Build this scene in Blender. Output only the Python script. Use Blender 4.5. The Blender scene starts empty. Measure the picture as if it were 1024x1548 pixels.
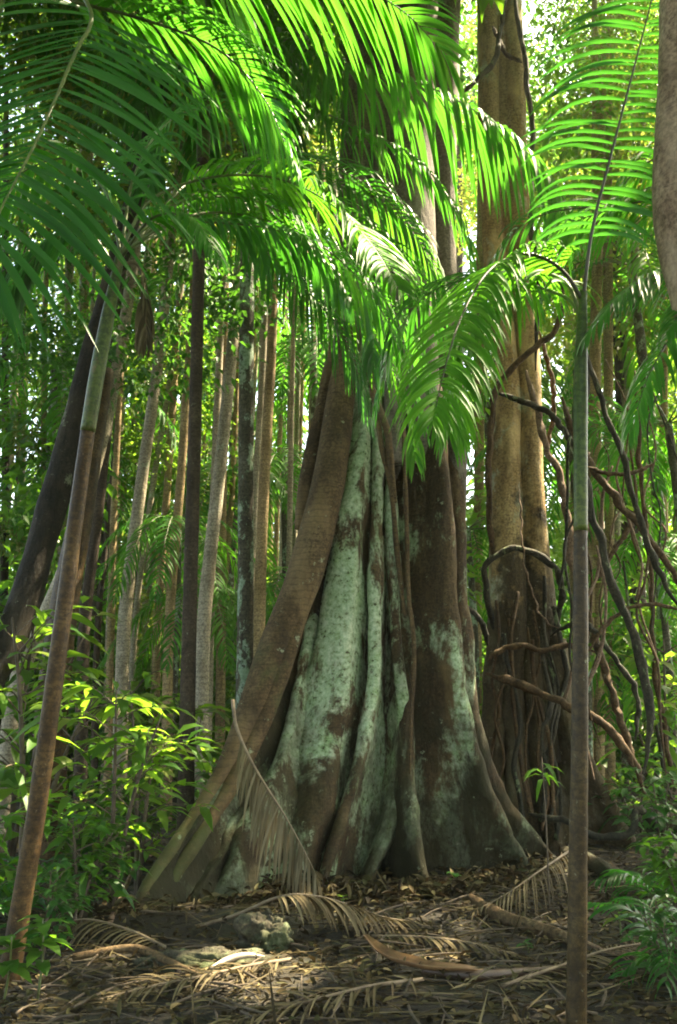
import bpy, math, random
import numpy as np
from mathutils import Vector, noise

rng = np.random.default_rng(7)
random.seed(7)
R = math.radians
SC = bpy.context.scene
COL = SC.collection

# ------------------------------------------------------------------ camera
F = 1300.0; W0, H0 = 1024.0, 1548.0
PITCH = R(13.2); CZ = 1.45
cp, sp = math.cos(PITCH), math.sin(PITCH)
cam = bpy.data.cameras.new('camera'); camo = bpy.data.objects.new('camera', cam); COL.objects.link(camo)
camo.location = (0, 0, CZ); camo.rotation_euler = (R(90) + PITCH, 0, 0)
cam.sensor_fit = 'VERTICAL'; cam.sensor_height = 24; cam.lens = 24 * F / H0
cam.clip_start = .05; cam.clip_end = 500
SC.camera = camo

def at(px, py, Y):
    u = (px - W0/2) / F; v = (H0/2 - py) / F
    d = np.array([u, cp - v*sp, sp + v*cp])
    return np.array([0, 0, CZ]) + d * (Y / d[1])

def ats(pts):
    return np.array([at(*p) for p in pts])

def in_view(P, pad=1.0):
    """mask of points inside the view frustum"""
    Q = P - np.array([0, 0, CZ])
    zf = Q[:, 1]*cp + Q[:, 2]*sp
    up = -Q[:, 1]*sp + Q[:, 2]*cp
    ok = zf > .1
    zz = np.where(ok, zf, 1)
    return ok & (np.abs(Q[:, 0]/zz) < W0/2/F*pad) & (np.abs(up/zz) < H0/2/F*pad)

def gz(x, y):
    h = .07*noise.noise((x*.45, y*.45, 1.3)) + .03*noise.noise((x*1.6, y*1.6, 5.1)) + .012*noise.noise((x*5, y*5, 2.2))
    h += .16*math.exp(-(((x+1.0)/.9)**2 + ((y-6.35)/.35)**2))
    far = max(0, math.hypot(x, y) - 14)
    return h + .02*far

# ------------------------------------------------------------------ scene helpers
def make_mesh(name, V, tris=None, quads=None, smooth=True):
    V = np.asarray(V, dtype=np.float32)
    me = bpy.data.meshes.new(name)
    idx = []; starts = []; n = 0
    for f, k in ((tris, 3), (quads, 4)):
        if f is None or len(f) == 0: continue
        f = np.asarray(f, dtype=np.int32).reshape(-1, k)
        idx.append(f.ravel()); starts.append(n + np.arange(len(f))*k); n += f.size
    idx = np.concatenate(idx); starts = np.concatenate(starts).astype(np.int32)
    me.vertices.add(len(V)); me.vertices.foreach_set('co', V.ravel())
    me.loops.add(len(idx)); me.loops.foreach_set('vertex_index', idx)
    me.polygons.add(len(starts)); me.polygons.foreach_set('loop_start', starts)
    if smooth: me.polygons.foreach_set('use_smooth', np.ones(len(starts), dtype=bool))
    me.update(calc_edges=True); me.validate()
    return me

class G:
    """collects geometry for one mesh"""
    def __init__(s): s.V = []; s.T = []; s.Q = []; s.n = 0
    def add(s, V, tris=None, quads=None):
        V = np.asarray(V, float)
        if tris is not None and len(tris): s.T.append(np.asarray(tris, int).reshape(-1, 3) + s.n)
        if quads is not None and len(quads): s.Q.append(np.asarray(quads, int).reshape(-1, 4) + s.n)
        s.V.append(V); s.n += len(V)
        return s
    def mesh(s, name, off=(0, 0, 0), smooth=True):
        return make_mesh(name, np.concatenate(s.V) - np.array(off), np.concatenate(s.T) if s.T else None,
                         np.concatenate(s.Q) if s.Q else None, smooth)

def world_loc(o):
    v = np.zeros(3)
    while o is not None:
        v += np.array(o.location); o = o.parent
    return v

def thing(name, label, cat, loc=(0, 0, 0), group=None):
    o = bpy.data.objects.new(name, None); COL.objects.link(o)
    o.empty_display_size = .1
    o.location = tuple(float(a) for a in loc); o['label'] = label; o['category'] = cat
    if group: o['group'] = group
    return o

def part(name, g, mat, parent, label=None, kind=None, smooth=True):
    off = world_loc(parent)
    o = bpy.data.objects.new(name, g.mesh(name, off, smooth)); COL.objects.link(o)
    o.data.materials.append(mat); o.parent = parent
    if label: o['label'] = label
    if kind: o['kind'] = kind
    return o

def solo(name, g, mat, label=None, cat=None, group=None, kind=None, loc=(0, 0, 0), smooth=True):
    o = bpy.data.objects.new(name, g.mesh(name, loc, smooth)); COL.objects.link(o)
    o.data.materials.append(mat); o.location = tuple(float(a) for a in loc)
    if label: o['label'] = label
    if cat: o['category'] = cat
    if group: o['group'] = group
    if kind: o['kind'] = kind
    return o

def copy_tree(o, parent=None):
    c = o.copy(); COL.objects.link(c)
    c.parent = parent
    for ch in list(o.children): copy_tree(ch, c)
    return c

# ------------------------------------------------------------------ materials
def new_mat(name):
    m = bpy.data.materials.new(name); m.use_nodes = True
    nt = m.node_tree; nt.nodes.clear()
    out = nt.nodes.new('ShaderNodeOutputMaterial')
    return m, nt, out

def N(nt, typ, **kw):
    n = nt.nodes.new(typ)
    for k, v in kw.items():
        if k in n.inputs.keys(): n.inputs[k].default_value = v
        else: setattr(n, k, v)
    return n

def ramp(nt, src, stops):
    r = nt.nodes.new('ShaderNodeValToRGB')
    el = r.color_ramp.elements
    while len(el) < len(stops): el.new(.5)
    for e, (p, c) in zip(el, stops):
        e.position = p; e.color = (*c, 1) if len(c) == 3 else c
    nt.links.new(src, r.inputs[0])
    return r.outputs[0]

def mixc(nt, fac, a, b):
    m = nt.nodes.new('ShaderNodeMix'); m.data_type = 'RGBA'
    for i, s in ((0, fac), (6, a), (7, b)):
        if hasattr(s, 'node'): nt.links.new(s, m.inputs[i])
        elif i == 0: m.inputs[0].default_value = s
        else: m.inputs[i].default_value = (*s, 1)
    return m.outputs[2]

def coords(nt, scale=(1, 1, 1), kind='Object'):
    tc = nt.nodes.new('ShaderNodeTexCoord'); mp = nt.nodes.new('ShaderNodeMapping')
    mp.inputs['Scale'].default_value = scale
    nt.links.new(tc.outputs[kind], mp.inputs[0])
    return mp.outputs[0]

def noise_t(nt, vec, scale, detail=5, rough=.6, dist=0):
    n = N(nt, 'ShaderNodeTexNoise', Scale=scale, Detail=detail, Roughness=rough, Distortion=dist)
    nt.links.new(vec, n.inputs['Vector'])
    return n.outputs['Fac']

def leaf_mat(name, stops, tcol, tfac=.45, rough=.4, spec=.25):
    """stops: colours over random-per-leaf; tcol: colour of light passing through"""
    m, nt, out = new_mat(name)
    geo = nt.nodes.new('ShaderNodeNewGeometry')
    rc = ramp(nt, geo.outputs['Random Per Island'], [(i/(len(stops)-1), c) for i, c in enumerate(stops)])
    nz = noise_t(nt, coords(nt), 6, 2)
    hs = N(nt, 'ShaderNodeHueSaturation'); nt.links.new(rc, hs.inputs['Color'])
    mr = N(nt, 'ShaderNodeMapRange'); nt.links.new(nz, mr.inputs[0])
    mr.inputs[3].default_value = .7; mr.inputs[4].default_value = 1.35
    nt.links.new(mr.outputs[0], hs.inputs['Value'])
    b = N(nt, 'ShaderNodeBsdfPrincipled', Roughness=rough)
    b.inputs['Specular IOR Level'].default_value = spec
    nt.links.new(hs.outputs[0], b.inputs['Base Color'])
    t = N(nt, 'ShaderNodeBsdfTranslucent')
    tm = nt.nodes.new('ShaderNodeMix'); tm.data_type = 'RGBA'; tm.blend_type = 'MULTIPLY'; tm.inputs[0].default_value = 1
    norm = max(max(c) for c in stops)
    mm = nt.nodes.new('ShaderNodeMix'); mm.data_type = 'RGBA'; mm.inputs[0].default_value = .5
    nt.links.new(hs.outputs[0], mm.inputs[6]); mm.inputs[7].default_value = (*tcol, 1)
    nt.links.new(mm.outputs[2], t.inputs[0])
    mx = N(nt, 'ShaderNodeMixShader'); mx.inputs[0].default_value = tfac
    nt.links.new(b.outputs[0], mx.inputs[1]); nt.links.new(t.outputs[0], mx.inputs[2])
    nt.links.new(mx.outputs[0], out.inputs[0])
    return m

def bark_mat(name, cols, lichen=None, lich_thr=.6, ring=0, bump=.25, stretch=.25, sc=5, lich_scale=2.2, moss_shade=None, rough=.85, lich_soft=.03, mz=-.11, m0=.36, lent=0):
    m, nt, out = new_mat(name)
    v = coords(nt, (1, 1, stretch))
    n1 = noise_t(nt, v, sc, 7, .65)
    col = ramp(nt, n1, [(.3, cols[0]), (.5, cols[1]), (.7, cols[2])])
    v2 = coords(nt, (1, 1, 1))
    fine = noise_t(nt, v2, 38, 4, .7)
    col = mixc(nt, ramp(nt, fine, [(.40, (0, 0, 0)), (.66, (.8, .8, .8))]), col, tuple(c*.35 for c in cols[0]))
    if lent:
        nl = noise_t(nt, coords(nt, (5, 5, 55)), 1.0, 5, .7, .4)
        col = mixc(nt, ramp(nt, nl, [(.54, (0, 0, 0)), (.68, (.75, .75, .75))]), col, tuple(c*.3 for c in cols[1]))
        nb2 = noise_t(nt, coords(nt, (1, 1, .5)), 2.2, 4, .6)
        col = mixc(nt, ramp(nt, nb2, [(.5, (0, 0, 0)), (.68, (.6, .6, .6))]), col, tuple(c*1.5 for c in cols[2]))
    if ring:
        w = N(nt, 'ShaderNodeTexWave', Scale=ring, Distortion=3.5, Detail=3)
        w.inputs['Detail Scale'].default_value = 1.4
        w.bands_direction = 'Z'; w.wave_profile = 'SAW'
        nt.links.new(v2, w.inputs['Vector'])
        rr = ramp(nt, w.outputs['Fac'], [(0, (.5, .5, .5)), (.1, (.22, .22, .22)), (.3, (0, 0, 0))])
        col = mixc(nt, rr, col, tuple(c*.38 for c in cols[0]))
    if moss_shade:  # tint graded by height: moss, also shade painted into the second tree's base
        n3 = noise_t(nt, v2, 1.7, 5, .65)
        sep = N(nt, 'ShaderNodeSeparateXYZ'); nt.links.new(v2, sep.inputs[0])
        a = N(nt, 'ShaderNodeMath', operation='MULTIPLY_ADD'); nt.links.new(sep.outputs[2], a.inputs[0])
        a.inputs[1].default_value = mz; nt.links.new(n3, a.inputs[2])
        mf = ramp(nt, a.outputs[0], [(m0, (0, 0, 0)), (m0+.2, (.85, .85, .85))])
        col = mixc(nt, mf, col, moss_shade)
    if lichen:
        vl = coords(nt, (1, 1, .55))
        n2 = noise_t(nt, vl, lich_scale, 9, .72, .3)
        lf = ramp(nt, n2, [(lich_thr, (0, 0, 0)), (lich_thr+lich_soft, (1, 1, 1))])
        if moss_shade:
            iv = N(nt, 'ShaderNodeMath', operation='MULTIPLY_ADD'); nt.links.new(mf, iv.inputs[0]); iv.inputs[1].default_value = -1; iv.inputs[2].default_value = 1
            ml = N(nt, 'ShaderNodeMath', operation='MULTIPLY'); nt.links.new(lf, ml.inputs[0]); nt.links.new(iv.outputs[0], ml.inputs[1]); lf = ml.outputs[0]
        n4 = noise_t(nt, v2, 22, 5, .7)
        lc = ramp(nt, n4, [(.34, tuple(c*.32 for c in cols[2])), (.42, (lichen[0]*.62, lichen[1]*.66, lichen[2]*.55)), (.52, tuple(c*.9 for c in lichen)), (.68, (min(1, lichen[0]*1.35), lichen[1]*1.2, lichen[2]*1.3))])
        n5 = noise_t(nt, v2, 3.3, 5, .7)
        tint = ramp(nt, n5, [(.35, (.72, .80, .62)), (.5, (1, 1, 1)), (.65, (1.12, 1.0, 1.05))])
        mu = nt.nodes.new('ShaderNodeMix'); mu.data_type = 'RGBA'; mu.blend_type = 'MULTIPLY'; mu.inputs[0].default_value = 1
        nt.links.new(lc, mu.inputs[6]); nt.links.new(tint, mu.inputs[7])
        col = mixc(nt, lf, col, mu.outputs[2])
        n6 = noise_t(nt, v2, lich_scale*4.5, 8, .75)
        spots = ramp(nt, n6, [(.62, (0, 0, 0)), (.66, (.7, .7, .7))])
        col = mixc(nt, spots, col, (lichen[0]*.8, lichen[1]*.72, lichen[2]*.72))
    b = N(nt, 'ShaderNodeBsdfPrincipled', Roughness=rough)
    b.inputs['Specular IOR Level'].default_value = .25
    nt.links.new(col, b.inputs['Base Color'])
    bp = N(nt, 'ShaderNodeBump', Strength=min(1, bump*1.5), Distance=.035)
    vb = coords(nt, (1, 1, .35))
    nb = noise_t(nt, vb, 14, 8, .7)
    nt.links.new(nb, bp.inputs['Height']); nt.links.new(bp.outputs[0], b.inputs['Normal'])
    nt.links.new(b.outputs[0], out.inputs[0])
    return m

def simple_mat(name, c1, c2, sc=8, rough=.8, stretch=(1, 1, 1), bump=.2):
    m, nt, out = new_mat(name)
    v = coords(nt, stretch); n = noise_t(nt, v, sc, 6, .65)
    b = N(nt, 'ShaderNodeBsdfPrincipled', Roughness=rough)
    nt.links.new(ramp(nt, n, [(.32, c1), (.68, c2)]), b.inputs['Base Color'])
    bp = N(nt, 'ShaderNodeBump', Strength=bump, Distance=.02); nt.links.new(n, bp.inputs['Height'])
    nt.links.new(bp.outputs[0], b.inputs['Normal']); nt.links.new(b.outputs[0], out.inputs[0])
    return m

LICH = (.32, .405, .26)
M = {}
M['fig'] = bark_mat('fig_bark', [(.018, .011, .005), (.06, .036, .015), (.105, .068, .03)], LICH, .525, 0, .6, .22, 4.5, 1.9, moss_shade=(.022, .022, .009), m0=.27, lich_soft=.09, lent=1)
M['fig_lichen'] = bark_mat('fig_bark_lichen', [(.02, .012, .005), (.065, .039, .017), (.11, .074, .034)], LICH, .445, 0, .6, .22, 4.5, 1.5, moss_shade=(.035, .034, .014), m0=.32, lich_soft=.06, lent=1)
M['fig_shaded'] = bark_mat('fig_bark_shaded', [(.014, .009, .004), (.05, .031, .013), (.09, .06, .028)], LICH, .53, 0, .7, .22, 4.5, 2.4, moss_shade=(.018, .018, .007), m0=.24, lich_soft=.08, lent=1)  # darker copy of fig bark; left buttress shadow painted into the colour
M['fig_root'] = bark_mat('fig_root_bark', [(.032, .019, .008), (.09, .055, .024), (.14, .094, .046)], LICH, .70, 5, .25, .6, 4, 1.8, moss_shade=(.05, .06, .02), lent=1)
M['fig_upper'] = bark_mat('fig_upper_bark', [(.06, .05, .04), (.16, .13, .10), (.24, .21, .17)], LICH, .62, 0, .4, .12, 5, 1.6, lent=1)
M['second'] = bark_mat('second_bark_lit_top', [(.12, .075, .03), (.34, .22, .09), (.50, .36, .17)], (.42, .44, .32), .54, 0, .6, .25, 4, 2.4, moss_shade=(.013, .0105, .005), mz=-.14, m0=-.10, lich_soft=.1, lent=1)  # upper bark painted lighter for sunlight, base darkened for shade and moss
M['dark_bark'] = bark_mat('dark_bark', [(.006, .005, .0035), (.02, .015, .010), (.045, .034, .022)], (.17, .18, .13), .62, 0, .6, .4, 8, 4, lent=1)
M['palm_dark'] = bark_mat('palm_dark_bark', [(.022, .015, .010), (.055, .038, .024), (.09, .065, .042)], (.20, .24, .18), .66, 7, .4, .6, 6, 4)
M['palm_lich'] = bark_mat('palm_lichen_bark', [(.035, .03, .02), (.085, .075, .05), (.14, .13, .09)], (.25, .34, .25), .52, 6, .35, .6, 6, 5)
M['palm_pale'] = bark_mat('palm_pale_bark', [(.18, .145, .10), (.36, .31, .22), (.50, .44, .34)], (.36, .40, .30), .62, 4, .3, .5, 4, 3)
M['palm_tan'] = bark_mat('palm_tan_bark', [(.15, .10, .05), (.34, .24, .12), (.48, .36, .19)], None, .6, 4, .3, .5, 4, 3)
M['palm_brown'] = bark_mat('young_palm_bark', [(.022, .012, .004), (.075, .040, .012), (.13, .077, .026)], (.26, .21, .12), .68, 7, .25, .8, 6, 7, rough=.55)
M['palm_purple'] = bark_mat('right_palm_bark', [(.022, .013, .004), (.062, .038, .012), (.105, .07, .025)], (.24, .26, .17), .64, 4.2, .25, .8, 6, 6, rough=.5, moss_shade=(.075, .10, .022), mz=.42, m0=1.2)
M['crownshaft'] = bark_mat('crownshaft_green', [(.035, .065, .012), (.075, .115, .02), (.15, .15, .03)], (.15, .10, .05), .56, 3, .12, .3, 4, 7, rough=.45, lich_soft=.12)
M['near_bark'] = bark_mat('near_trunk_bark', [(.12, .07, .045), (.30, .20, .13), (.42, .31, .22)], (.36, .34, .25), .62, 0, .4, .4, 6, 5, lent=1)
M['vine'] = bark_mat('vine_bark', [(.025, .014, .006), (.085, .048, .02), (.15, .092, .045)], (.22, .24, .16), .70, 0, .5, .3, 9, 6)
M['vine_dark'] = bark_mat('vine_dark_bark', [(.012, .011, .007), (.034, .03, .018), (.075, .062, .036)], (.14, .17, .09), .58, 0, .5, .3, 9, 6)
M['vine_pale'] = bark_mat('vine_pale_bark', [(.08, .046, .026), (.20, .125, .08), (.31, .21, .145)], None, .6, 0, .4, .3, 9, 6)
M['rachis'] = simple_mat('rachis', (.035, .055, .012), (.10, .12, .03), 9, .5)
M['rachis_dark'] = simple_mat('rachis_dark', (.015, .012, .008), (.05, .04, .02), 9, .5)
M['frond'] = leaf_mat('palm_leaflet', [(.014, .08, .012), (.020, .11, .014), (.028, .135, .016), (.034, .15, .018), (.042, .16, .02), (.10, .14, .03)], (.13, .55, .04), .5, .48, .14)
M['frond_deep'] = leaf_mat('palm_leaflet_deep', [(.010, .055, .012), (.016, .08, .015), (.026, .11, .02)], (.09, .45, .03), .42, .38, .3)
M['frond_lime'] = leaf_mat('palm_leaflet_lime', [(.028, .12, .012), (.042, .16, .014), (.07, .19, .018)], (.16, .55, .035), .5, .48, .14)
M['dry'] = leaf_mat('dry_leaflet', [(.045, .033, .016), (.10, .075, .037), (.17, .135, .075)], (.15, .12, .05), .2, .75, .2)
M['dry_pale'] = leaf_mat('dry_pale', [(.10, .08, .045), (.18, .145, .085), (.26, .21, .13)], (.2, .15, .08), .2, .75, .2)
M['straw'] = leaf_mat('straw', [(.012, .008, .003), (.034, .025, .011), (.07, .054, .026), (.17, .135, .07)], (.15, .12, .05), .1, .75, .2)
M['dry_rachis'] = simple_mat('dry_rachis', (.09, .06, .035), (.22, .16, .10), 12, .75)
M['leaf_a'] = leaf_mat('leaf_mid', [(.018, .07, .012), (.035, .11, .016), (.06, .14, .02)], (.25, .60, .03), .5, .42)
M['leaf_b'] = leaf_mat('leaf_yellow', [(.018, .07, .012), (.03, .10, .015), (.05, .13, .018), (.09, .16, .025), (.15, .17, .04)], (.36, .68, .05), .55, .42)
M['leaf_c'] = leaf_mat('leaf_dark', [(.012, .05, .014), (.02, .08, .018), (.03, .10, .022)], (.15, .45, .03), .4, .35)
M['leaf_d'] = leaf_mat('leaf_olive', [(.04, .07, .015), (.08, .11, .025), (.13, .14, .04)], (.50, .60, .08), .5, .5)
M['leaf_far'] = leaf_mat('leaf_far', [(.03, .09, .018), (.05, .13, .025), (.085, .16, .035)], (.32, .60, .07), .55, .5)
M['litter'] = leaf_mat('litter', [(.006, .004, .0013), (.016, .011, .0035), (.032, .022, .007), (.055, .039, .014), (.035, .036, .011), (.15, .115, .055)], (.15, .10, .05), .1, .8, .2)
M['twig'] = simple_mat('twig', (.03, .02, .011), (.10, .072, .045), 10, .85)
M['rock'] = bark_mat('rock', [(.03, .026, .018), (.08, .07, .045), (.14, .125, .085)], (.17, .21, .12), .58, 0, .8, 1, 7, 6, moss_shade=(.035, .055, .015), m0=.44)
M['sheath_pale'] = simple_mat('sheath_pale', (.22, .17, .11), (.42, .36, .28), 7, .55, (1, 1, 1), .2)
M['spathe'] = simple_mat('spathe', (.07, .03, .013), (.22, .12, .05), 5, .6, (1, 1, 1), .2)
M['spathe_dark'] = simple_mat('spathe_dark', (.03, .014, .008), (.085, .045, .022), 6, .5)
M['log'] = bark_mat('log_bark', [(.045, .028, .012), (.12, .075, .035), (.19, .13, .07)], (.2, .22, .14), .66, 0, .5, 1, 6, 4)

# ------------------------------------------------------------------ geometry builders
def catmull(P, n):
    P = np.asarray(P, float)
    if len(P) == 2:
        t = np.linspace(0, 1, n)[:, None]; return P[0]*(1-t) + P[1]*t
    ext = np.vstack([2*P[0]-P[1], P, 2*P[-1]-P[-2]])
    d = np.concatenate([[0], np.cumsum(np.linalg.norm(np.diff(P[:, :3], axis=0), axis=1))])
    s = np.linspace(0, d[-1], n)
    k = np.clip(np.searchsorted(d, s, side='right')-1, 0, len(P)-2)
    t = ((s-d[k])/np.maximum(d[k+1]-d[k], 1e-9))[:, None]
    a, b, c, e = ext[k], ext[k+1], ext[k+2], ext[k+3]
    return .5*((2*b) + (-a+c)*t + (2*a-5*b+4*c-e)*t**2 + (-a+3*b-3*c+e)*t**3)

def unit(v):
    return v/np.maximum(np.linalg.norm(v, axis=-1, keepdims=True), 1e-9)

def frames(P):
    T = unit(np.gradient(P, axis=0))
    ref = np.array([1., 0, 0]) if abs(T[0][0]) < .9 else np.array([0, 1., 0])
    n = unit(ref - T[0]*ref.dot(T[0])); Ns = []
    for t in T:
        n = unit(n - t*n.dot(t)); Ns.append(n)
    Ns = np.array(Ns)
    return T, Ns, np.cross(T, Ns)

def tube(g, pts, radii, n=40, seg=12, rough=0.0, nfreq=3.0, seed=0, cap=True, lobes=None):
    """pts Kx3; radii K; swept tube with bumpy surface"""
    D = catmull(np.hstack([np.asarray(pts, float), np.asarray(radii, float)[:, None]]), n)
    P, r = D[:, :3], np.maximum(D[:, 3], 1e-4)
    T, A, B = frames(P)
    th = np.linspace(0, 2*math.pi, seg, endpoint=False)
    V = np.empty((n, seg, 3))
    for i in range(n):
        rr = np.full(seg, r[i])
        if rough:
            for j in range(seg):
                q = P[i] + (A[i]*math.cos(th[j]) + B[i]*math.sin(th[j]))*r[i]
                rr[j] *= 1 + rough*noise.fractal((q[0]*nfreq+seed, q[1]*nfreq, q[2]*nfreq*.6), .8, 2., 3)
        if lobes:
            rr *= 1 + lobes[1]*np.cos(lobes[0]*th + lobes[2]*i/n)
        V[i] = P[i] + rr[:, None]*(np.cos(th)[:, None]*A[i] + np.sin(th)[:, None]*B[i])
    V = V.reshape(-1, 3)
    i, j = np.meshgrid(np.arange(n-1), np.arange(seg), indexing='ij')
    j2 = (j+1) % seg
    Q = np.stack([i*seg+j, i*seg+j2, (i+1)*seg+j2, (i+1)*seg+j], -1).reshape(-1, 4)
    tris = None
    if cap:
        V = np.vstack([V, P[0]-T[0]*r[0]*.3, P[-1]+T[-1]*r[-1]*.3])
        a, b = n*seg, n*seg+1
        jj = np.arange(seg); k2 = (jj+1) % seg
        tris = np.vstack([np.stack([k2, jj, np.full(seg, a)], 1), np.stack([(n-1)*seg+jj, (n-1)*seg+k2, np.full(seg, b)], 1)])
    g.add(V, tris, Q)
    return P

def fin(g, crest, core, tc, tr, n=70, m=9, rough=.03, seed=0, power=1.6, tl=None, flat=1.):
    """buttress: horizontal slices reaching from the core axis to a crest curve.
    crest: Kx3, core: function z->(x,y), tc: half-thickness at crest per crest point, tr: at core"""
    crest = np.asarray(crest, float); e = crest[-1] + .35*unit(crest[-1]-crest[-2]); e[2] = min(e[2], crest[-1][2]-.22)
    crest = np.vstack([crest, e]); tc = list(tc)+[tc[-1]]; tr = list(tr)+[tr[-1]]; tl = tr if tl is None else list(tl)+[tl[-1]]
    D = catmull(np.hstack([crest, np.asarray(tc, float)[:, None], np.asarray(tr, float)[:, None], np.asarray(tl, float)[:, None]]), n)
    rows = []
    for i in range(n):
        z = D[i, 2]; P = D[i, :2]; a, b = D[i, 3], D[i, 4]
        C = np.array(core(z)); d = P - C; L = np.linalg.norm(d); d = d/L; nrm = np.array([-d[1], d[0]])
        s = np.linspace(0, 1, m)
        t = a + (b-a)*(1-s)**power; t2_ = a + (D[i, 5]-a)*(1-s)**(power if flat == 1 else 1.)
        Lc = max(L-a, L*.3)
        left = [C + d*Lc*ss + nrm*tt for ss, tt in zip(s, t)]
        right = [C + d*Lc*ss - nrm*tt for ss, tt in zip(s, t2_)][::-1]
        cap = [C + d*(Lc + a*flat*math.cos(q)) + nrm*a*math.sin(q) for q in np.linspace(math.pi/2, -math.pi/2, 9)[1:-1]]
        ring = np.array(left + cap + right)
        ring3 = np.column_stack([ring, np.full(len(ring), z)])
        for k in range(len(ring3)):
            q = ring3[k]
            dn = noise.fractal((q[0]*1.7+seed, q[1]*1.7, q[2]*.8), .9, 2., 4)
            dn2 = noise.noise((q[0]*6+seed, q[1]*6, q[2]*2.5))
            o = np.array([q[0]-C[0], q[1]-C[1]]); 
            sgn = np.sign(o.dot(nrm)) if k < m or k >= m+7 else 0
            off = (dn*rough*2.2 + dn2*rough*.5)
            ring3[k, :2] += nrm*sgn*off + d*(off if sgn == 0 else 0)
        for k in range(len(ring3)):
            q = ring3[k]; u_ = unit(np.array([q[0]-C[0], q[1]-C[1]]))
            u_ = nrm if (k < m or k >= m+7) else d
            ring3[k, :2] += u_*(.011*noise.fractal((q[0]*9+seed, q[1]*9, q[2]*2.2), .8, 2., 4) + .016*noise.noise((q[0]*3.4, q[1]*3.4+seed, q[2]*1.1)))
        rows.append(ring3)
    k = len(rows[0]); V = np.vstack(rows)
    i, j = np.meshgrid(np.arange(n-1), np.arange(k), indexing='ij'); j2 = (j+1) % k
    Q = np.stack([i*k+j, (i+1)*k+j, (i+1)*k+j2, i*k+j2], -1).reshape(-1, 4)
    g.add(V, None, Q)

def leaves(g, P, D, S, L, Wd, fold=.25, droop=.3, full=True):
    """vectorised leaves: base P, direction D, side S, length L, half-width Wd"""
    n = len(P)
    D = unit(D); S = unit(S - D*(S*D).sum(1, keepdims=True)); Nn = np.cross(S, D)
    L = L[:, None]; Wd = Wd[:, None]
    dz = np.array([0, 0, -1.])
    if full:
        secs = [(.0, .06), (.32, 1.), (.68, .78)]
        pts = []
        for s, w in secs:
            c = P + D*L*s + dz*L*droop*s*s
            pts += [c + S*Wd*w + Nn*Wd*w*fold, c, c - S*Wd*w + Nn*Wd*w*fold]
        pts.append(P + D*L + dz*L*droop)
        V = np.stack(pts, 1).reshape(-1, 3)
        b = (np.arange(n)*10)[:, None]
        q = np.array([[0, 1, 4, 3], [1, 2, 5, 4], [3, 4, 7, 6], [4, 5, 8, 7]])
        t = np.array([[6, 7, 9], [7, 8, 9]])
        g.add(V, (b[:, :, None]+t).reshape(-1, 3), (b[:, :, None]+q).reshape(-1, 4))
    else:
        c = P + D*L*.45 + dz*L*droop*.2
        V = np.stack([P, c + S*Wd + Nn*Wd*fold, P + D*L + dz*L*droop, c - S*Wd + Nn*Wd*fold], 1).reshape(-1, 3)
        b = (np.arange(n)*4)[:, None]
        t = np.array([[0, 2, 1], [0, 3, 2]])
        g.add(V, (b[:, :, None]+t).reshape(-1, 3), None)

def frond(parent, path, L=.5, n=40, w=.02, hang=.3, ang=50, mat='frond', rmat='rachis', rr=.012, roll=0, lift=.25, start=.12,
          tip=.4, jit=.06, seed=0, droop2=.5, label=None, name='frond', sides=(1, -1), base=.55, world_path=False):
    """palm leaf: rachis along path, leaflets down both sides (part frond > rachis)"""
    r = np.random.default_rng(seed+11)
    P0 = np.asarray(path, float) if world_path else ats(path)
    P = catmull(P0, 90)
    T = unit(np.gradient(P, axis=0))
    g = G(); K = 8
    Z = np.array([0, 0, 1.])
    prof = np.array([.45, .85, 1., 1., .9, .7, .42, .06])
    for sd in sides:
        for k in range(n):
            f = start + (1-start)*(k + .5*(sd < 0) + r.uniform(-.2, .2))/n
            f = min(max(f, 0), .999)
            i = int(f*89); t = T[i]; p = P[i]
            up = Z - t*t.dot(Z)
            if np.linalg.norm(up) < .15: up = np.array([0, -1., 0]) - t*t.dot([0, -1., 0])
            up = unit(up)
            sv = np.cross(t, up)
            ca, sa = math.cos(roll), math.sin(roll)
            s2 = sv*ca + up*sa; u2 = up*ca - sv*sa
            g_ = (f-start)/(1-start)
            if r.uniform() < .035: continue
            ln = L*(base + (1-base)*min(1, g_/.3))*(1-(1-tip)*max(0, (g_-.55)/.45)**1.5)*r.uniform(.84, 1.08)
            a = R(ang)*(1-.15*g_) + r.normal(0, jit)
            if g_ > .85: a *= 1-(g_-.85)*3.5
            d = s2*sd*math.sin(a) + t*math.cos(a) + u2*(lift + r.normal(0, jit))
            d = unit(d)
            h = hang*r.uniform(.85, 1.15); h2 = droop2*r.uniform(.6, 1.3)
            c = p.copy(); wv0 = unit(t - d*d.dot(t)) ; tw = r.normal(0, .25)
            V = []
            dd = d.copy(); step = ln/(K-1)
            for q in range(K):
                x = q/(K-1)
                wv = unit(t - dd*dd.dot(t)); nn = np.cross(wv, dd)
                wv2 = wv*math.cos(tw*x) + nn*math.sin(tw*x)
                nn = np.cross(wv2, dd)
                if nn[2] < 0: nn = -nn
                ww = w*prof[q]*r.uniform(.96, 1.04)
                V += [c + wv2*ww + nn*ww*.35, c.copy(), c - wv2*ww + nn*ww*.35]
                dd = unit(dd - Z*(h*(1 - x*.4) + h2*x)*.38)
                c = c + dd*step
            Q = []
            for q in range(K-1):
                b = q*3
                Q += [[b, b+1, b+4, b+3], [b+1, b+2, b+5, b+4]]
            g.add(V, None, Q)
    o = part(name, g, M[mat], parent, label)
    g2 = G()
    tube(g2, P[::6], np.linspace(rr, rr*.2, len(P[::6])), 50, 7)
    part('rachis', g2, M[rmat], o)
    return o

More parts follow.
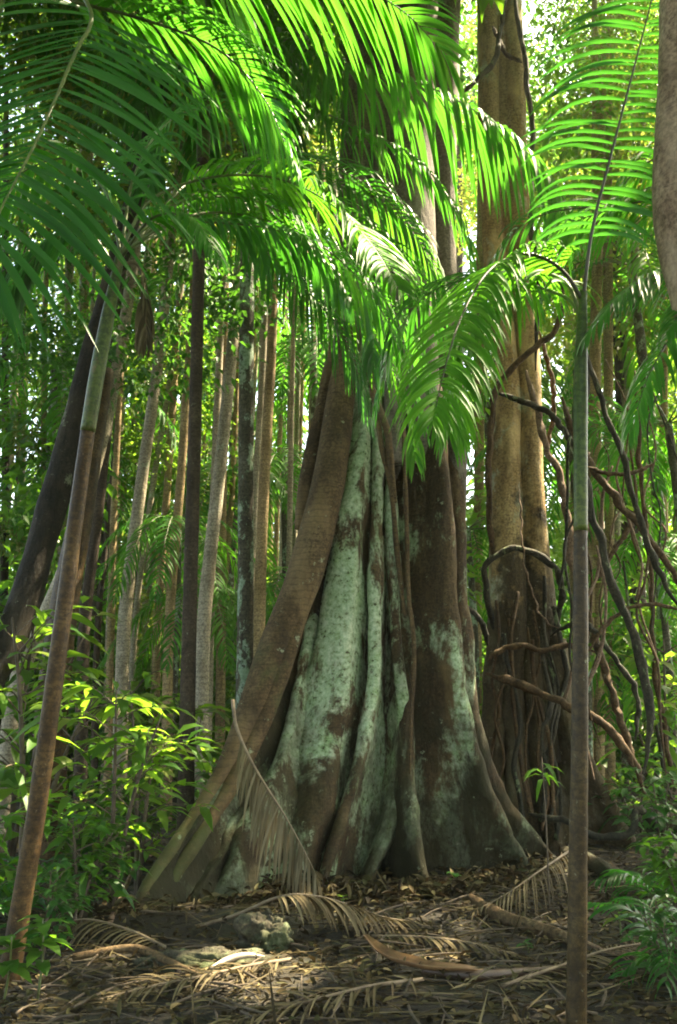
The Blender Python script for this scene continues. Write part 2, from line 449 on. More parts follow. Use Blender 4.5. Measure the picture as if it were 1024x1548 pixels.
# ------------------------------------------------------------------ light
SUN_EL, SUN_AZ = R(58), R(62)            # azimuth from +Y towards +X
SUN = np.array([math.sin(SUN_AZ)*math.cos(SUN_EL), math.cos(SUN_AZ)*math.cos(SUN_EL), math.sin(SUN_EL)])
sl = bpy.data.lights.new('sun', 'SUN'); sl.energy = 5; sl.angle = R(.5); sl.color = (1, .93, .80)
so = bpy.data.objects.new('sun', sl); COL.objects.link(so)
so.rotation_euler = Vector(SUN).to_track_quat('Z', 'Y').to_euler(); so.location = (10, 10, 30)
w = bpy.data.worlds.new('World'); SC.world = w; w.use_nodes = True
nt = w.node_tree
sky = nt.nodes.new('ShaderNodeTexSky'); sky.sky_type = 'NISHITA'; sky.sun_disc = False
sky.sun_elevation = SUN_EL; sky.sun_rotation = SUN_AZ; sky.air_density = 1; sky.dust_density = 3
nt.links.new(sky.outputs[0], nt.nodes['Background'].inputs[0]); nt.nodes['Background'].inputs[1].default_value = .15
SC.view_settings.view_transform = 'Standard'; SC.view_settings.look = 'None'
SC.view_settings.exposure = 3.05; SC.view_settings.gamma = 1
SC.view_settings.use_white_balance = True; SC.view_settings.white_balance_temperature = 8200; SC.view_settings.white_balance_tint = 6
SC.render.engine = 'CYCLES'
cy = SC.cycles
cy.use_denoising = True; cy.denoiser = 'OPENIMAGEDENOISE'
cy.max_bounces = 8; cy.diffuse_bounces = 4; cy.transmission_bounces = 6; cy.glossy_bounces = 2; cy.transparent_max_bounces = 4
cy.caustics_reflective = False; cy.caustics_refractive = False
cy.sample_clamp_indirect = 6
cy.filter_width = 1.9

# ------------------------------------------------------------------ ground
def axis(lo, hi, a, b, fine, grow=1.18):
    xs = list(np.arange(a, b+1e-6, fine)); s = fine; x = a
    pre = []
    while x > lo: s *= grow; x -= s; pre.append(x)
    s = fine; x = xs[-1]; post = []
    while x < hi: s *= grow; x += s; post.append(x)
    return np.array(pre[::-1] + xs + post)
gx = axis(-150, 150, -4, 4.2, .07); gy = axis(-60, 220, 3, 11.5, .07)
GV = np.array([[x, y, gz(x, y)] for y in gy for x in gx])
nx = len(gx)
i, j = np.meshgrid(np.arange(len(gy)-1), np.arange(nx-1), indexing='ij')
Q = np.stack([i*nx+j, i*nx+j+1, (i+1)*nx+j+1, (i+1)*nx+j], -1).reshape(-1, 4)
m, nt, out = new_mat('forest_floor')
v = coords(nt)
n1 = noise_t(nt, v, 1.1, 6, .6); n2 = noise_t(nt, v, 26, 6, .75)
c = ramp(nt, n2, [(.3, (.004, .003, .001)), (.5, (.014, .010, .0035)), (.68, (.034, .025, .009)), (.82, (.07, .052, .02))])
c = mixc(nt, ramp(nt, n1, [(.5, (0, 0, 0)), (.68, (.4, .4, .4))]), c, (.022, .034, .010))
b = N(nt, 'ShaderNodeBsdfPrincipled', Roughness=.9); nt.links.new(c, b.inputs['Base Color'])
bp = N(nt, 'ShaderNodeBump', Strength=.8, Distance=.03); nt.links.new(n2, bp.inputs['Height']); nt.links.new(bp.outputs[0], b.inputs['Normal'])
nt.links.new(b.outputs[0], out.inputs[0]); M['ground'] = m
g = G(); g.add(GV, None, Q)
solo('ground', g, M['ground'], kind='structure')

# ------------------------------------------------------------------ main fig tree
def px_z(py, Y): return at(512, py, Y)[2]
CORE = [(-.4, .28, 9.15), (1.2, .36, 9.2), (2.6, .50, 9.25), (4.2, .60, 9.3), (7, .62, 9.3), (14, .62, 9.3)]
def core(z):
    zs = [c[0] for c in CORE]
    return np.interp(z, zs, [c[1] for c in CORE]), np.interp(z, zs, [c[2] for c in CORE])
base = np.array([.3, 9.1, 0])
fig = thing('fig_tree', 'giant buttressed fig tree with pale green lichen patches on its flared trunk', 'tree', base)
g = G()
zz = np.array([-.3, .6, 1.5, 2.6, 3.6, 4.6, 6, 8, 11, 14])
tube(g, [[*core(z), z] for z in zz], [.42, .32, .26, .25, .32, .44, .47, .45, .42, .36], 110, 48, .10, 1.3, 3, lobes=(5, .10, 1.5))
part('trunk', g, M['fig_upper'], fig)
# upper columns (fused roots) that make the trunk above the fronds
for pts, rad in (([(520, 760, 9.1), (522, 640, 8.85), (528, 480, 8.85), (535, 300, 8.9), (545, 120, 9), (560, -60, 9.1), (575, -260, 9.2)], [.06, .13, .17, .19, .20, .2, .2]),
                 ([(640, 800, 9.1), (640, 640, 8.8), (630, 470, 8.7), (622, 300, 8.75), (625, 120, 8.8), (632, -60, 8.9), (640, -260, 9)], [.1, .18, .24, .27, .27, .25, .25]),
                 ([(694, 830, 9.2), (690, 700, 9.0), (680, 520, 9.0), (668, 330, 9.0), (672, 120, 9.05), (676, -60, 9.1), (676, -260, 9.2)], [.06, .12, .15, .16, .18, .18, .18]),
                 ([(600, 700, 8.7), (590, 500, 8.72), (580, 300, 8.75), (585, 100, 8.8), (590, -100, 8.9)], [.09, .10, .11, .11, .10])):
    g = G(); tube(g, ats(pts), rad, 70, 18, .10, 2, pts[0][0]); part('stem_column', g, M['fig_upper'], fig)
# left aerial root column
g = G()
tube(g, ats([(530, 500, 8.75), (516, 600, 8.6), (498, 720, 8.45), (464, 860, 8.3), (418, 980, 8.15), (386, 1060, 8.0), (346, 1150, 7.75), (302, 1225, 7.45), (250, 1300, 7.05), (214, 1360, 6.78), (190, 1440, 6.62)]),
     [.12, .15, .17, .175, .165, .135, .085, .065, .055, .05, .04], 120, 26, .07, 2.2, 5)
part('aerial_root', g, M['fig_root'], fig, 'smooth ringed brown root running down the left side of the trunk')
g = G()
tube(g, ats([(505, 520, 8.95), (482, 640, 8.85), (462, 740, 8.75), (452, 800, 8.7)]), [.06, .08, .09, .05], 40, 14, .12, 3, 9)
part('aerial_root', g, M['fig_root'], fig)
FINS = [  # crest (px, py, Y), crest half-thickness, root half-thickness, material, seed
    ('left', [(512, 620, 8.8), (490, 760, 8.65), (455, 880, 8.5), (420, 960, 8.35), (385, 1060, 8.05), (340, 1160, 7.7), (285, 1245, 7.3), (235, 1315, 6.95), (205, 1370, 6.72), (185, 1420, 6.6)],
     [.05, .06, .08, .09, .085, .085, .08, .075, .075, .06], [.1, .13, .16, .2, .24, .28, .3, .28, .24, .2], 'fig_shaded', 1),
    ('broad', [(543, 470, 8.95), (544, 540, 8.75), (537, 640, 8.5), (520, 760, 8.33), (504, 860, 8.22), (490, 960, 8.12), (470, 1060, 8.0), (450, 1160, 7.88), (430, 1250, 7.76), (412, 1330, 7.68)],
     [.03, .06, .11, .17, .21, .25, .29, .30, .27, .2], [.04, .05, .06, .08, .09, .10, .11, .11, .10, .08], 'fig_lichen', 2, [.12, .2, .28, .36, .42, .5, .55, .55, .5, .4]),
    ('middle', [(560, 520, 8.9), (567, 600, 8.7), (567, 760, 8.5), (566, 870, 8.36), (566, 1000, 8.22), (553, 1100, 8.1), (530, 1190, 7.98), (506, 1265, 7.88), (482, 1340, 7.78)],
     [.03, .045, .06, .07, .075, .075, .07, .07, .06], [.1, .14, .18, .22, .3, .42, .5, .55, .5], 'fig_lichen', 3, [.05]*9),
    ('slim', [(586, 620, 9.0), (590, 720, 8.65), (596, 860, 8.45), (600, 960, 8.4), (612, 1060, 8.35), (615, 1140, 8.36), (600, 1220, 8.3), (575, 1290, 8.15), (545, 1345, 8.0)],
     [.02, .04, .06, .075, .08, .08, .07, .06, .05], [.06, .1, .13, .16, .2, .25, .3, .3, .3], 'fig_lichen', 4),
    ('fork', [(614, 960, 8.85), (616, 1060, 8.42), (620, 1140, 8.25), (626, 1220, 8.1), (640, 1300, 7.95), (655, 1350, 7.9)],
     [.02, .05, .06, .065, .06, .05], [.1, .2, .22, .25, .25, .25], 'fig', 5),
    ('right', [(655, 520, 8.95), (664, 600, 8.75), (680, 720, 8.55), (688, 860, 8.42), (697, 1000, 8.36), (710, 1085, 8.36), (736, 1170, 8.4), (770, 1245, 8.5), (800, 1300, 8.7), (830, 1340, 8.75)],
     [.05, .08, .11, .12, .12, .11, .10, .09, .09, .06], [.12, .14, .15, .16, .17, .18, .2, .2, .2, .2], 'fig', 6, [.15, .22, .30, .36, .4, .48, .56, .62, .62, .6]),
    ('back right', [(694, 640, 9.0), (702, 760, 8.95), (710, 900, 8.95), (718, 1020, 8.95), (732, 1120, 9.0), (765, 1200, 9.05), (815, 1265, 9.2), (850, 1300, 9.3)],
     [.08, .12, .13, .12, .10, .10, .10, .08], [.2, .24, .3, .3, .35, .4, .4, .4], 'fig', 7),
    ('fold', [(642, 700, 9.1), (642, 860, 9.05), (644, 1000, 9.0), (642, 1150, 8.9), (640, 1300, 8.7), (640, 1360, 8.6)],
     [.05, .05, .05, .05, .05, .05], [.2, .2, .2, .3, .3, .3], 'fig', 8)]
for nm, cr, tc, tr, mt, sd, *tl in FINS:
    g = G(); c3 = ats(cr)
    fin(g, c3, core, [q*.85 for q in tc], tr, 170, 18, .024, sd*3.1, tl=tl[0] if tl else None, flat=.42 if nm == 'broad' else 1)
    part('buttress_root', g, M[mt], fig)
g = G(); tube(g, ats([(520, 600, 8.62), (507, 720, 8.45), (478, 850, 8.28), (440, 970, 8.12), (405, 1070, 7.98), (362, 1165, 7.72), (318, 1240, 7.42), (268, 1318, 7.08), (240, 1375, 6.95), (222, 1450, 6.9)]), [.03, .05, .065, .08, .085, .075, .06, .055, .05, .04], 90, 14, .14, 3, 13)
part('aerial_root', g, M['fig_root'], fig)
for cr, tc, tr, sd in (([(478, 860, 8.75), (468, 930, 8.55), (452, 1000, 8.3), (432, 1090, 8.02), (404, 1180, 7.78), (366, 1270, 7.5), (330, 1345, 7.3)], [.01, .02, .04, .06, .075, .075, .06], [.03, .05, .08, .12, .16, .18, .18], 71),
                       ([(400, 1130, 8.1), (372, 1205, 7.75), (330, 1285, 7.4), (285, 1355, 7.1)], [.03, .05, .06, .05], [.08, .12, .15, .15], 72)):
    g = G(); fin(g, ats(cr), core, tc, tr, 80, 12, .05, sd); part('buttress_root', g, M['fig_lichen' if sd == 71 else 'fig'], fig)
# back-side roots so the tree stands from any side
for k, a in enumerate((20, 65, 110, 150)):
    g = G(); a = R(a); x0, y0 = .35, 9.25
    cr = np.array([[x0+math.cos(a)*q, y0+math.sin(a)*q, z] for q, z in ((.5, 4.), (.62, 2.6), (.8, 1.4), (1.15, .7), (1.7, .25), (2.2, -.1))])
    fin(g, cr, core, [.08]*6, [.3]*6, 50, 9, .03, 40+k)
    part('buttress_root', g, M['fig'], fig)
# hanging roots in the folds and twisted root
for pts, r_ in (([(548, 545, 8.5), (566, 600, 8.45), (578, 680, 8.4), (592, 740, 8.4), (600, 830, 8.4), (612, 930, 8.4)], .03),
                ([(562, 590, 8.42), (585, 650, 8.4), (590, 700, 8.38), (598, 760, 8.4)], .04),
                ([(610, 640, 8.45), (615, 800, 8.4), (618, 900, 8.38), (626, 980, 8.3), (622, 1080, 8.25), (620, 1170, 8.2)], .022)):
    g = G(); tube(g, ats(pts), [r_]*(len(pts)-1)+[r_*.5], 60, 9, .25, 6, pts[0][0])
    part('hanging_root', g, M['fig_root'], fig)

# ------------------------------------------------------------------ second tree behind right
def core2(z):
    return np.interp(z, [0, 3, 6, 12], [2.62, 2.45, 2.32, 2.25]), 10.6 + 0*z
t2 = thing('strangled_tree', 'tan twin columned tree wrapped by a vine loop, right of the giant fig', 'tree', (2.5, 10.6, 0))
g = G()
tube(g, ats([(790, 1300, 10.6), (788, 1150, 10.6), (790, 1000, 10.6), (786, 850, 10.6), (785, 700, 10.6), (780, 500, 10.6), (765, 300, 10.6), (757, 100, 10.6), (750, -100, 10.6), (745, -300, 10.6)]),
     [.42, .40, .36, .30, .28, .26, .26, .26, .24, .2], 110, 28, .08, 2, 21)
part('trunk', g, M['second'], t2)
for pts, rad in (([(768, 1150, 10.35), (768, 950, 10.3), (767, 820, 10.3), (765, 700, 10.3), (768, 570, 10.35), (745, 350, 10.4), (738, 100, 10.4), (735, -150, 10.4)], [.28, .25, .21, .20, .15, .15, .15, .15]),
                 ([(818, 1150, 10.3), (816, 950, 10.3), (808, 820, 10.3), (802, 700, 10.3), (800, 560, 10.35), (785, 350, 10.4), (778, 100, 10.4), (770, -150, 10.4)], [.24, .22, .17, .16, .15, .15, .14, .13])):
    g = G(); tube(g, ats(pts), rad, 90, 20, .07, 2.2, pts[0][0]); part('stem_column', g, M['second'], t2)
for cr, tc, sd in (([(740, 960, 10.2), (736, 1050, 10.1), (732, 1150, 10), (720, 1230, 9.9), (700, 1290, 9.8)], .12, 51),
                   ([(838, 960, 10.1), (850, 1050, 10), (880, 1130, 9.9), (920, 1200, 9.9), (955, 1265, 9.9), (990, 1310, 9.9)], .1, 52),
                   ([(800, 980, 10.1), (806, 1080, 10), (815, 1180, 9.9), (830, 1260, 9.8), (845, 1310, 9.75)], .12, 53),
                   ([(768, 980, 10.1), (765, 1080, 10), (768, 1180, 9.9), (760, 1300, 9.8)], .12, 54)):
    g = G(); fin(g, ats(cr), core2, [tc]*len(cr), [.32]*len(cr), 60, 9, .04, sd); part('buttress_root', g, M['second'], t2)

rt = random.Random(41)
for k in range(11):
    x0 = rt.uniform(745, 845); g = G(); pts = []
    yy = rt.uniform(860, 1010)
    while yy < 1270:
        Yk = 9.98 - .0009*(yy-860) + (.12 if abs(x0-790) > 45 else 0); pts.append((x0, yy, Yk)); x0 += rt.uniform(-16, 16); yy += rt.uniform(35, 70)
    if len(pts) > 3:
        tube(g, ats(pts), [rt.uniform(.012, .03)]*len(pts), 50, 8, .25, 9, k); part('climbing_root', g, M['vine_dark' if k % 2 else 'vine'], t2)

# ------------------------------------------------------------------ palms
def palm(label, stem, rad, mat, shaft=None, shaft_rad=None, group=None, name='palm_tree', seg=14, n=70, name_cat='palm'):
    P = ats(stem); b = P[0].copy(); b[2] = min(b[2], gz(b[0], b[1]))
    t = thing(name, label, name_cat, b, group)
    g = G(); P2 = np.vstack([[P[0][0], P[0][1], min(P[0][2], gz(P[0][0], P[0][1]))-.1], P]) if P[0][2] > gz(P[0][0], P[0][1]) else P
    rr = ([rad[0]*1.15] if len(P2) > len(P) else []) + list(rad)
    tube(g, P2, rr, n, seg, .05, 5, stem[0][0]); part('stem', g, M[mat], t)
    if shaft:
        g = G(); tube(g, ats(shaft), shaft_rad, 40, seg, .03, 5, 2); part('crownshaft', g, M['crownshaft'], t)
    return t

pl = palm('young leaning palm with brown ringed stem at the left edge', [(12, 1490, 5.25), (55, 1230, 5.2), (92, 960, 5.1), (118, 760, 5.05), (133, 650, 5.0)],
          [.062, .055, .05, .046, .043], 'palm_brown', [(133, 652, 5.0), (148, 560, 4.96), (163, 480, 4.93), (182, 385, 4.9)], [.046, .047, .042, .028])
frond(pl, [(183, 385, 4.9), (225, 305, 4.9), (320, 268, 5), (420, 270, 5.1), (500, 308, 5.0), (560, 368, 4.8), (605, 440, 4.55)], .60, 62, .014, .35, 62, 'frond_lime', seed=1, lift=.3, start=.25)
frond(pl, [(183, 385, 4.9), (255, 340, 4.95), (350, 338, 5), (430, 352, 5.05), (490, 392, 5.1), (525, 450, 5.1)], .50, 36, .015, .9, 55, 'frond_deep', seed=2, start=.25)
frond(pl, [(185, 380, 4.9), (310, 322, 5.3), (450, 350, 5.7), (550, 430, 5.8), (605, 530, 5.8), (640, 640, 5.75)], .52, 46, .014, .65, 55, 'frond', seed=3, start=.3)
frond(pl, [(185, 380, 4.9), (320, 330, 5.9), (460, 400, 6.8), (560, 500, 7.2), (610, 600, 7.2), (630, 700, 7.2)], .62, 44, .017, .7, 52, 'frond_lime', seed=55, start=.4)
frond(pl, [(185, 380, 4.9), (310, 260, 5.8), (440, 240, 6.6), (540, 270, 7.0), (620, 340, 7.1), (660, 430, 7.1)], .62, 46, .017, .6, 58, 'frond_deep', seed=56, start=.35)
frond(pl, [(185, 380, 4.9), (300, 300, 5.5), (430, 330, 6.2), (520, 400, 6.6), (560, 480, 6.7), (565, 560, 6.7)], .6, 44, .016, .8, 55, 'frond_deep', seed=51, start=.3)
frond(pl, [(185, 380, 4.9), (330, 290, 5.8), (470, 300, 6.8), (590, 380, 7.3), (660, 480, 7.4), (700, 580, 7.4)], .62, 46, .017, .6, 58, 'frond', seed=52, start=.35)
frond(pl, [(185, 380, 4.9), (330, 310, 6.2), (470, 360, 7.2), (570, 440, 7.6), (630, 520, 7.7), (660, 620, 7.6)], .62, 60, .012, .8, 56, 'frond', seed=71, start=.4)
frond(pl, [(185, 380, 4.9), (320, 280, 6.2), (460, 270, 7.2), (580, 310, 7.6), (650, 390, 7.7), (690, 480, 7.6)], .65, 60, .013, .6, 58, 'frond_lime', seed=72, start=.4)
frond(pl, [(185, 380, 4.9), (310, 320, 6.0), (420, 400, 6.8), (500, 480, 7.2), (540, 560, 7.3), (560, 640, 7.3)], .6, 56, .012, .9, 52, 'frond_deep', seed=73, start=.45)
frond(pl, [(183, 385, 4.9), (260, 310, 5.1), (370, 300, 5.4), (450, 340, 5.5), (500, 420, 5.5)], .5, 40, .014, .6, 60, 'frond', seed=53, start=.25)
frond(pl, [(183, 385, 4.9), (160, 290, 4.9), (100, 240, 4.95), (20, 270, 5.0), (-40, 340, 5)], .55, 32, .016, .5, 55, 'frond', seed=4, start=.2)
frond(pl, [(183, 385, 4.9), (205, 260, 5.0), (260, 180, 5.2), (340, 165, 5.4), (410, 215, 5.5)], .5, 34, .015, .5, 55, 'frond_deep', seed=5, start=.2)
frond(pl, [(183, 390, 4.9), (230, 330, 4.7), (290, 330, 4.5), (330, 390, 4.4)], .36, 26, .014, .5, 55, 'frond', seed=6, start=.25)
frond(pl, [(176, 405, 4.88), (130, 350, 4.8), (70, 370, 4.7), (10, 440, 4.7)], .45, 30, .015, .7, 55, 'frond_deep', seed=7, start=.2)
frond(pl, [(180, 400, 4.95), (208, 400, 5.0), (218, 440, 5.0), (222, 520, 5.0)], .3, 26, .01, 1.2, 40, 'dry', 'dry_rachis', seed=8, start=.2, label='withered brown hanging frond')

pr = palm('slender palm stem in the right foreground, green above and brown ringed below', [(871, 1565, 4.45), (874, 1300, 4.43), (877, 1050, 4.4), (878, 800, 4.4)],
          [.049, .045, .041, .036], 'palm_purple', [(878, 803, 4.4), (878, 700, 4.4), (878, 560, 4.4), (882, 440, 4.4)], [.0365, .037, .038, .02])
frond(pr, [(882, 452, 4.4), (895, 350, 4.3), (925, 230, 4.2), (958, 105, 4.1), (990, -20, 4.0), (1015, -140, 3.9)],   .62, 38, .013, .25, 78, 'frond_deep', 'rachis_dark', .011, seed=11, start=.15, lift=.15, droop2=.75, tip=.7, roll=1.25)
frond(pr, [(881, 455, 4.4), (850, 408, 4.35), (800, 384, 4.25), (745, 405, 4.1), (702, 470, 3.9), (672, 560, 3.65), (655, 640, 3.45)], .55, 66, .0115, .4, 60, 'frond_lime', 'rachis_dark', seed=12, start=.1)
frond(pr, [(879, 520, 4.42), (868, 460, 4.55), (800, 430, 5.0), (720, 420, 5.5), (640, 450, 5.9), (590, 530, 6), (570, 620, 6)], .55, 46, .016, .7, 58, 'frond_deep', seed=57, start=.25)
frond(pr, [(880, 490, 4.42), (862, 435, 4.48), (830, 415, 4.6), (770, 420, 4.8), (720, 480, 4.9), (690, 570, 4.9), (680, 660, 4.9)], .56, 60, .013, .6, 60, 'frond_lime', seed=54, start=.15)

pe = palm('palm outside the right edge whose dark fronds reach into the frame at mid height', [(1260, 1600, 4.7), (1245, 1200, 4.7), (1225, 850, 4.7), (1205, 620, 4.7)], [.06, .055, .05, .048], 'palm_brown',
          [(1205, 622, 4.7), (1195, 520, 4.7), (1180, 410, 4.7)], [.05, .05, .03])
for k, (pth, mt_, L_) in enumerate((
        ([(1180, 410, 4.7), (1090, 395, 4.6), (1000, 412, 4.45), (940, 445, 4.35), (890, 505, 4.3)], 'frond_deep', .42),
        ([(1180, 400, 4.7), (1100, 330, 4.8), (1010, 300, 4.9), (920, 318, 5.0), (850, 345, 5.1), (800, 390, 5.1)], 'frond', .46),
        ([(1180, 400, 4.7), (1090, 350, 5.0), (980, 320, 5.4), (870, 315, 5.7), (790, 340, 5.9), (735, 410, 5.9)], 'frond_deep', .5),
        ([(1180, 415, 4.7), (1110, 440, 4.5), (1040, 480, 4.3), (985, 560, 4.2), (955, 650, 4.15)], 'frond_deep', .42),
        ([(1180, 395, 4.7), (1110, 270, 4.8), (1030, 230, 4.9), (960, 260, 5.0), (915, 330, 5.05)], 'frond', .45),
        ([(1180, 410, 4.7), (1120, 400, 4.3), (1060, 430, 4.0), (1010, 500, 3.8)], 'frond', .42))):
    frond(pe, pth, L_, 46, .0115, .5, 58, mt_, 'rachis_dark', seed=81+k, start=.1)

pm = palm('straight lichen spotted palm trunk just left of the giant fig', [(364, 1310, 9.6), (368, 1150, 9.6), (371, 950, 9.6), (372, 700, 9.6), (374, 400, 9.6), (378, 170, 9.6)],
          [.11, .10, .092, .09, .088, .08], 'palm_lich', [(378, 172, 9.6), (379, 130, 9.6), (380, 70, 9.6)], [.085, .088, .05])
frond(pm, [(380, 80, 9.5), (440, 60, 8.7), (520, 95, 7.9), (640, 128, 7.4), (735, 178, 7.2), (800, 232, 7.1), (848, 305, 7.1)], 1.4, 70, .023, 1.5, 62, 'frond', rr=.02, seed=21, start=.05, lift=.3, tip=.6, base=.8)
frond(pm, [(380, 80, 9.5), (350, 20, 9.2), (290, 20, 8.9), (240, 90, 8.7), (215, 190, 8.6)], .9, 38, .024, .8, 60, 'frond_deep', rr=.02, seed=22)
frond(pm, [(380, 80, 9.5), (410, -10, 9.4), (470, -40, 9.3), (550, 0, 9.2), (600, 80, 9.1)], .9, 38, .024, .7, 60, 'frond', rr=.02, seed=23)
frond(pm, [(380, 90, 9.5), (400, 90, 9.1), (425, 150, 8.8), (440, 240, 8.7), (445, 340, 8.7)], .8, 36, .024, .6, 45, 'frond_deep', rr=.02, seed=24)
frond(pm, [(380, 90, 9.5), (450, 150, 8.6), (545, 195, 7.8), (630, 240, 7.4), (690, 320, 7.3), (715, 410, 7.3)], .85, 56, .017, .9, 58, 'frond', rr=.018, seed=27, start=.1)
frond(pm, [(380, 80, 9.5), (370, 0, 9.8), (330, -40, 10.2), (270, -20, 10.6)], .9, 32, .024, .7, 60, 'frond', rr=.02, seed=25)
frond(pm, [(380, 90, 9.5), (350, 80, 9.3), (320, 140, 9.1), (305, 240, 9.0), (300, 330, 9.0)], .75, 34, .022, .6, 45, 'frond_deep', rr=.02, seed=26)

pt = palm('thin very dark palm trunk between leafy saplings and lichen spotted palm', [(281, 1230, 8.3), (284, 1050, 8.3), (289, 850, 8.3), (296, 600, 8.3), (303, 330, 8.3), (307, 240, 8.3)],
          [.08, .074, .07, .066, .062, .058], 'palm_dark', [(307, 242, 8.3), (308, 200, 8.3), (310, 150, 8.3)], [.07, .075, .045])
for k, pth in enumerate(([(310, 155, 8.3), (340, 80, 8.2), (410, 70, 8.1), (470, 130, 8.0), (500, 210, 8)],
                         [(310, 155, 8.3), (270, 80, 8.2), (200, 80, 8.1), (150, 150, 8.0)],
                         [(310, 160, 8.3), (350, 150, 8.0), (395, 210, 7.8), (410, 300, 7.7)],
                         [(310, 160, 8.3), (275, 150, 8.0), (240, 210, 7.9), (225, 290, 7.8)],
                         [(310, 155, 8.3), (320, 60, 8.5), (350, 0, 8.8), (410, 0, 9)])):
    frond(pt, pth, .7, 34, .02, .6, 55, 'frond_deep' if k % 2 else 'frond', rr=.016, seed=31+k)

po = palm('tall overhanging palm whose long drooping fronds fill the top left corner', [(-240, 1720, 3.6), (-215, 1300, 3.6), (-180, 900, 3.6), (-140, 500, 3.6), (-80, 180, 3.6)],
          [.12, .11, .10, .095, .09], 'palm_lich', [(-80, 182, 3.6), (-50, 90, 3.6), (-5, -30, 3.6)], [.1, .1, .06])
frond(po, [(-5, -30, 3.6), (85, -45, 3.55), (138, 20, 3.4), (112, 85, 3.15), (62, 200, 2.85), (5, 310, 2.58), (-50, 420, 2.38)], 1.0, 46, .0135, .14, 54, 'frond_deep', rr=.014, seed=41, start=.26, lift=.05, droop2=.18, base=.8)
frond(po, [(-5, -30, 3.6), (130, -80, 3.6), (310, -75, 3.7), (480, -45, 3.8), (600, 10, 3.9), (680, 90, 4)], .72, 66, .013, .28, 52, 'frond', rr=.014, seed=42, start=.12, lift=.1, droop2=.35)
frond(po, [(-5, -30, 3.6), (100, 0, 3.75), (220, 30, 3.9), (330, 75, 4.0), (400, 150, 4.1), (440, 240, 4.1)], .62, 60, .012, .4, 50, 'frond', rr=.014, seed=43, start=.2)
frond(po, [(-5, -30, 3.6), (-80, 60, 3.4), (-130, 250, 3.3), (-150, 450, 3.2)], .7, 36, .02, .4, 55, 'frond_deep', rr=.014, seed=44, start=.2)
frond(po, [(-5, -30, 3.6), (60, -120, 3.9), (170, -140, 4.3), (300, -60, 4.6), (380, 40, 4.7)], .7, 40, .018, .5, 55, 'frond', rr=.014, seed=45, start=.2)

# near trunk entering at the top right
nt_ = thing('near_tree', 'thick smooth brown trunk bowing into the top right corner', 'tree', at(1150, 1640, 3.9))
g = G()
tube(g, ats([(1180, 1700, 3.9), (1160, 1300, 3.9), (1130, 900, 3.9), (1100, 620, 3.9), (1062, 450, 3.9), (1036, 330, 3.9), (1034, 200, 3.9), (1036, 50, 3.9), (1040, -120, 3.9), (1045, -400, 3.9)]),
     [.2, .17, .155, .15, .15, .152, .14, .135, .135, .13], 110, 26, .05, 4, 61)
part('trunk', g, M['near_bark'], nt_)

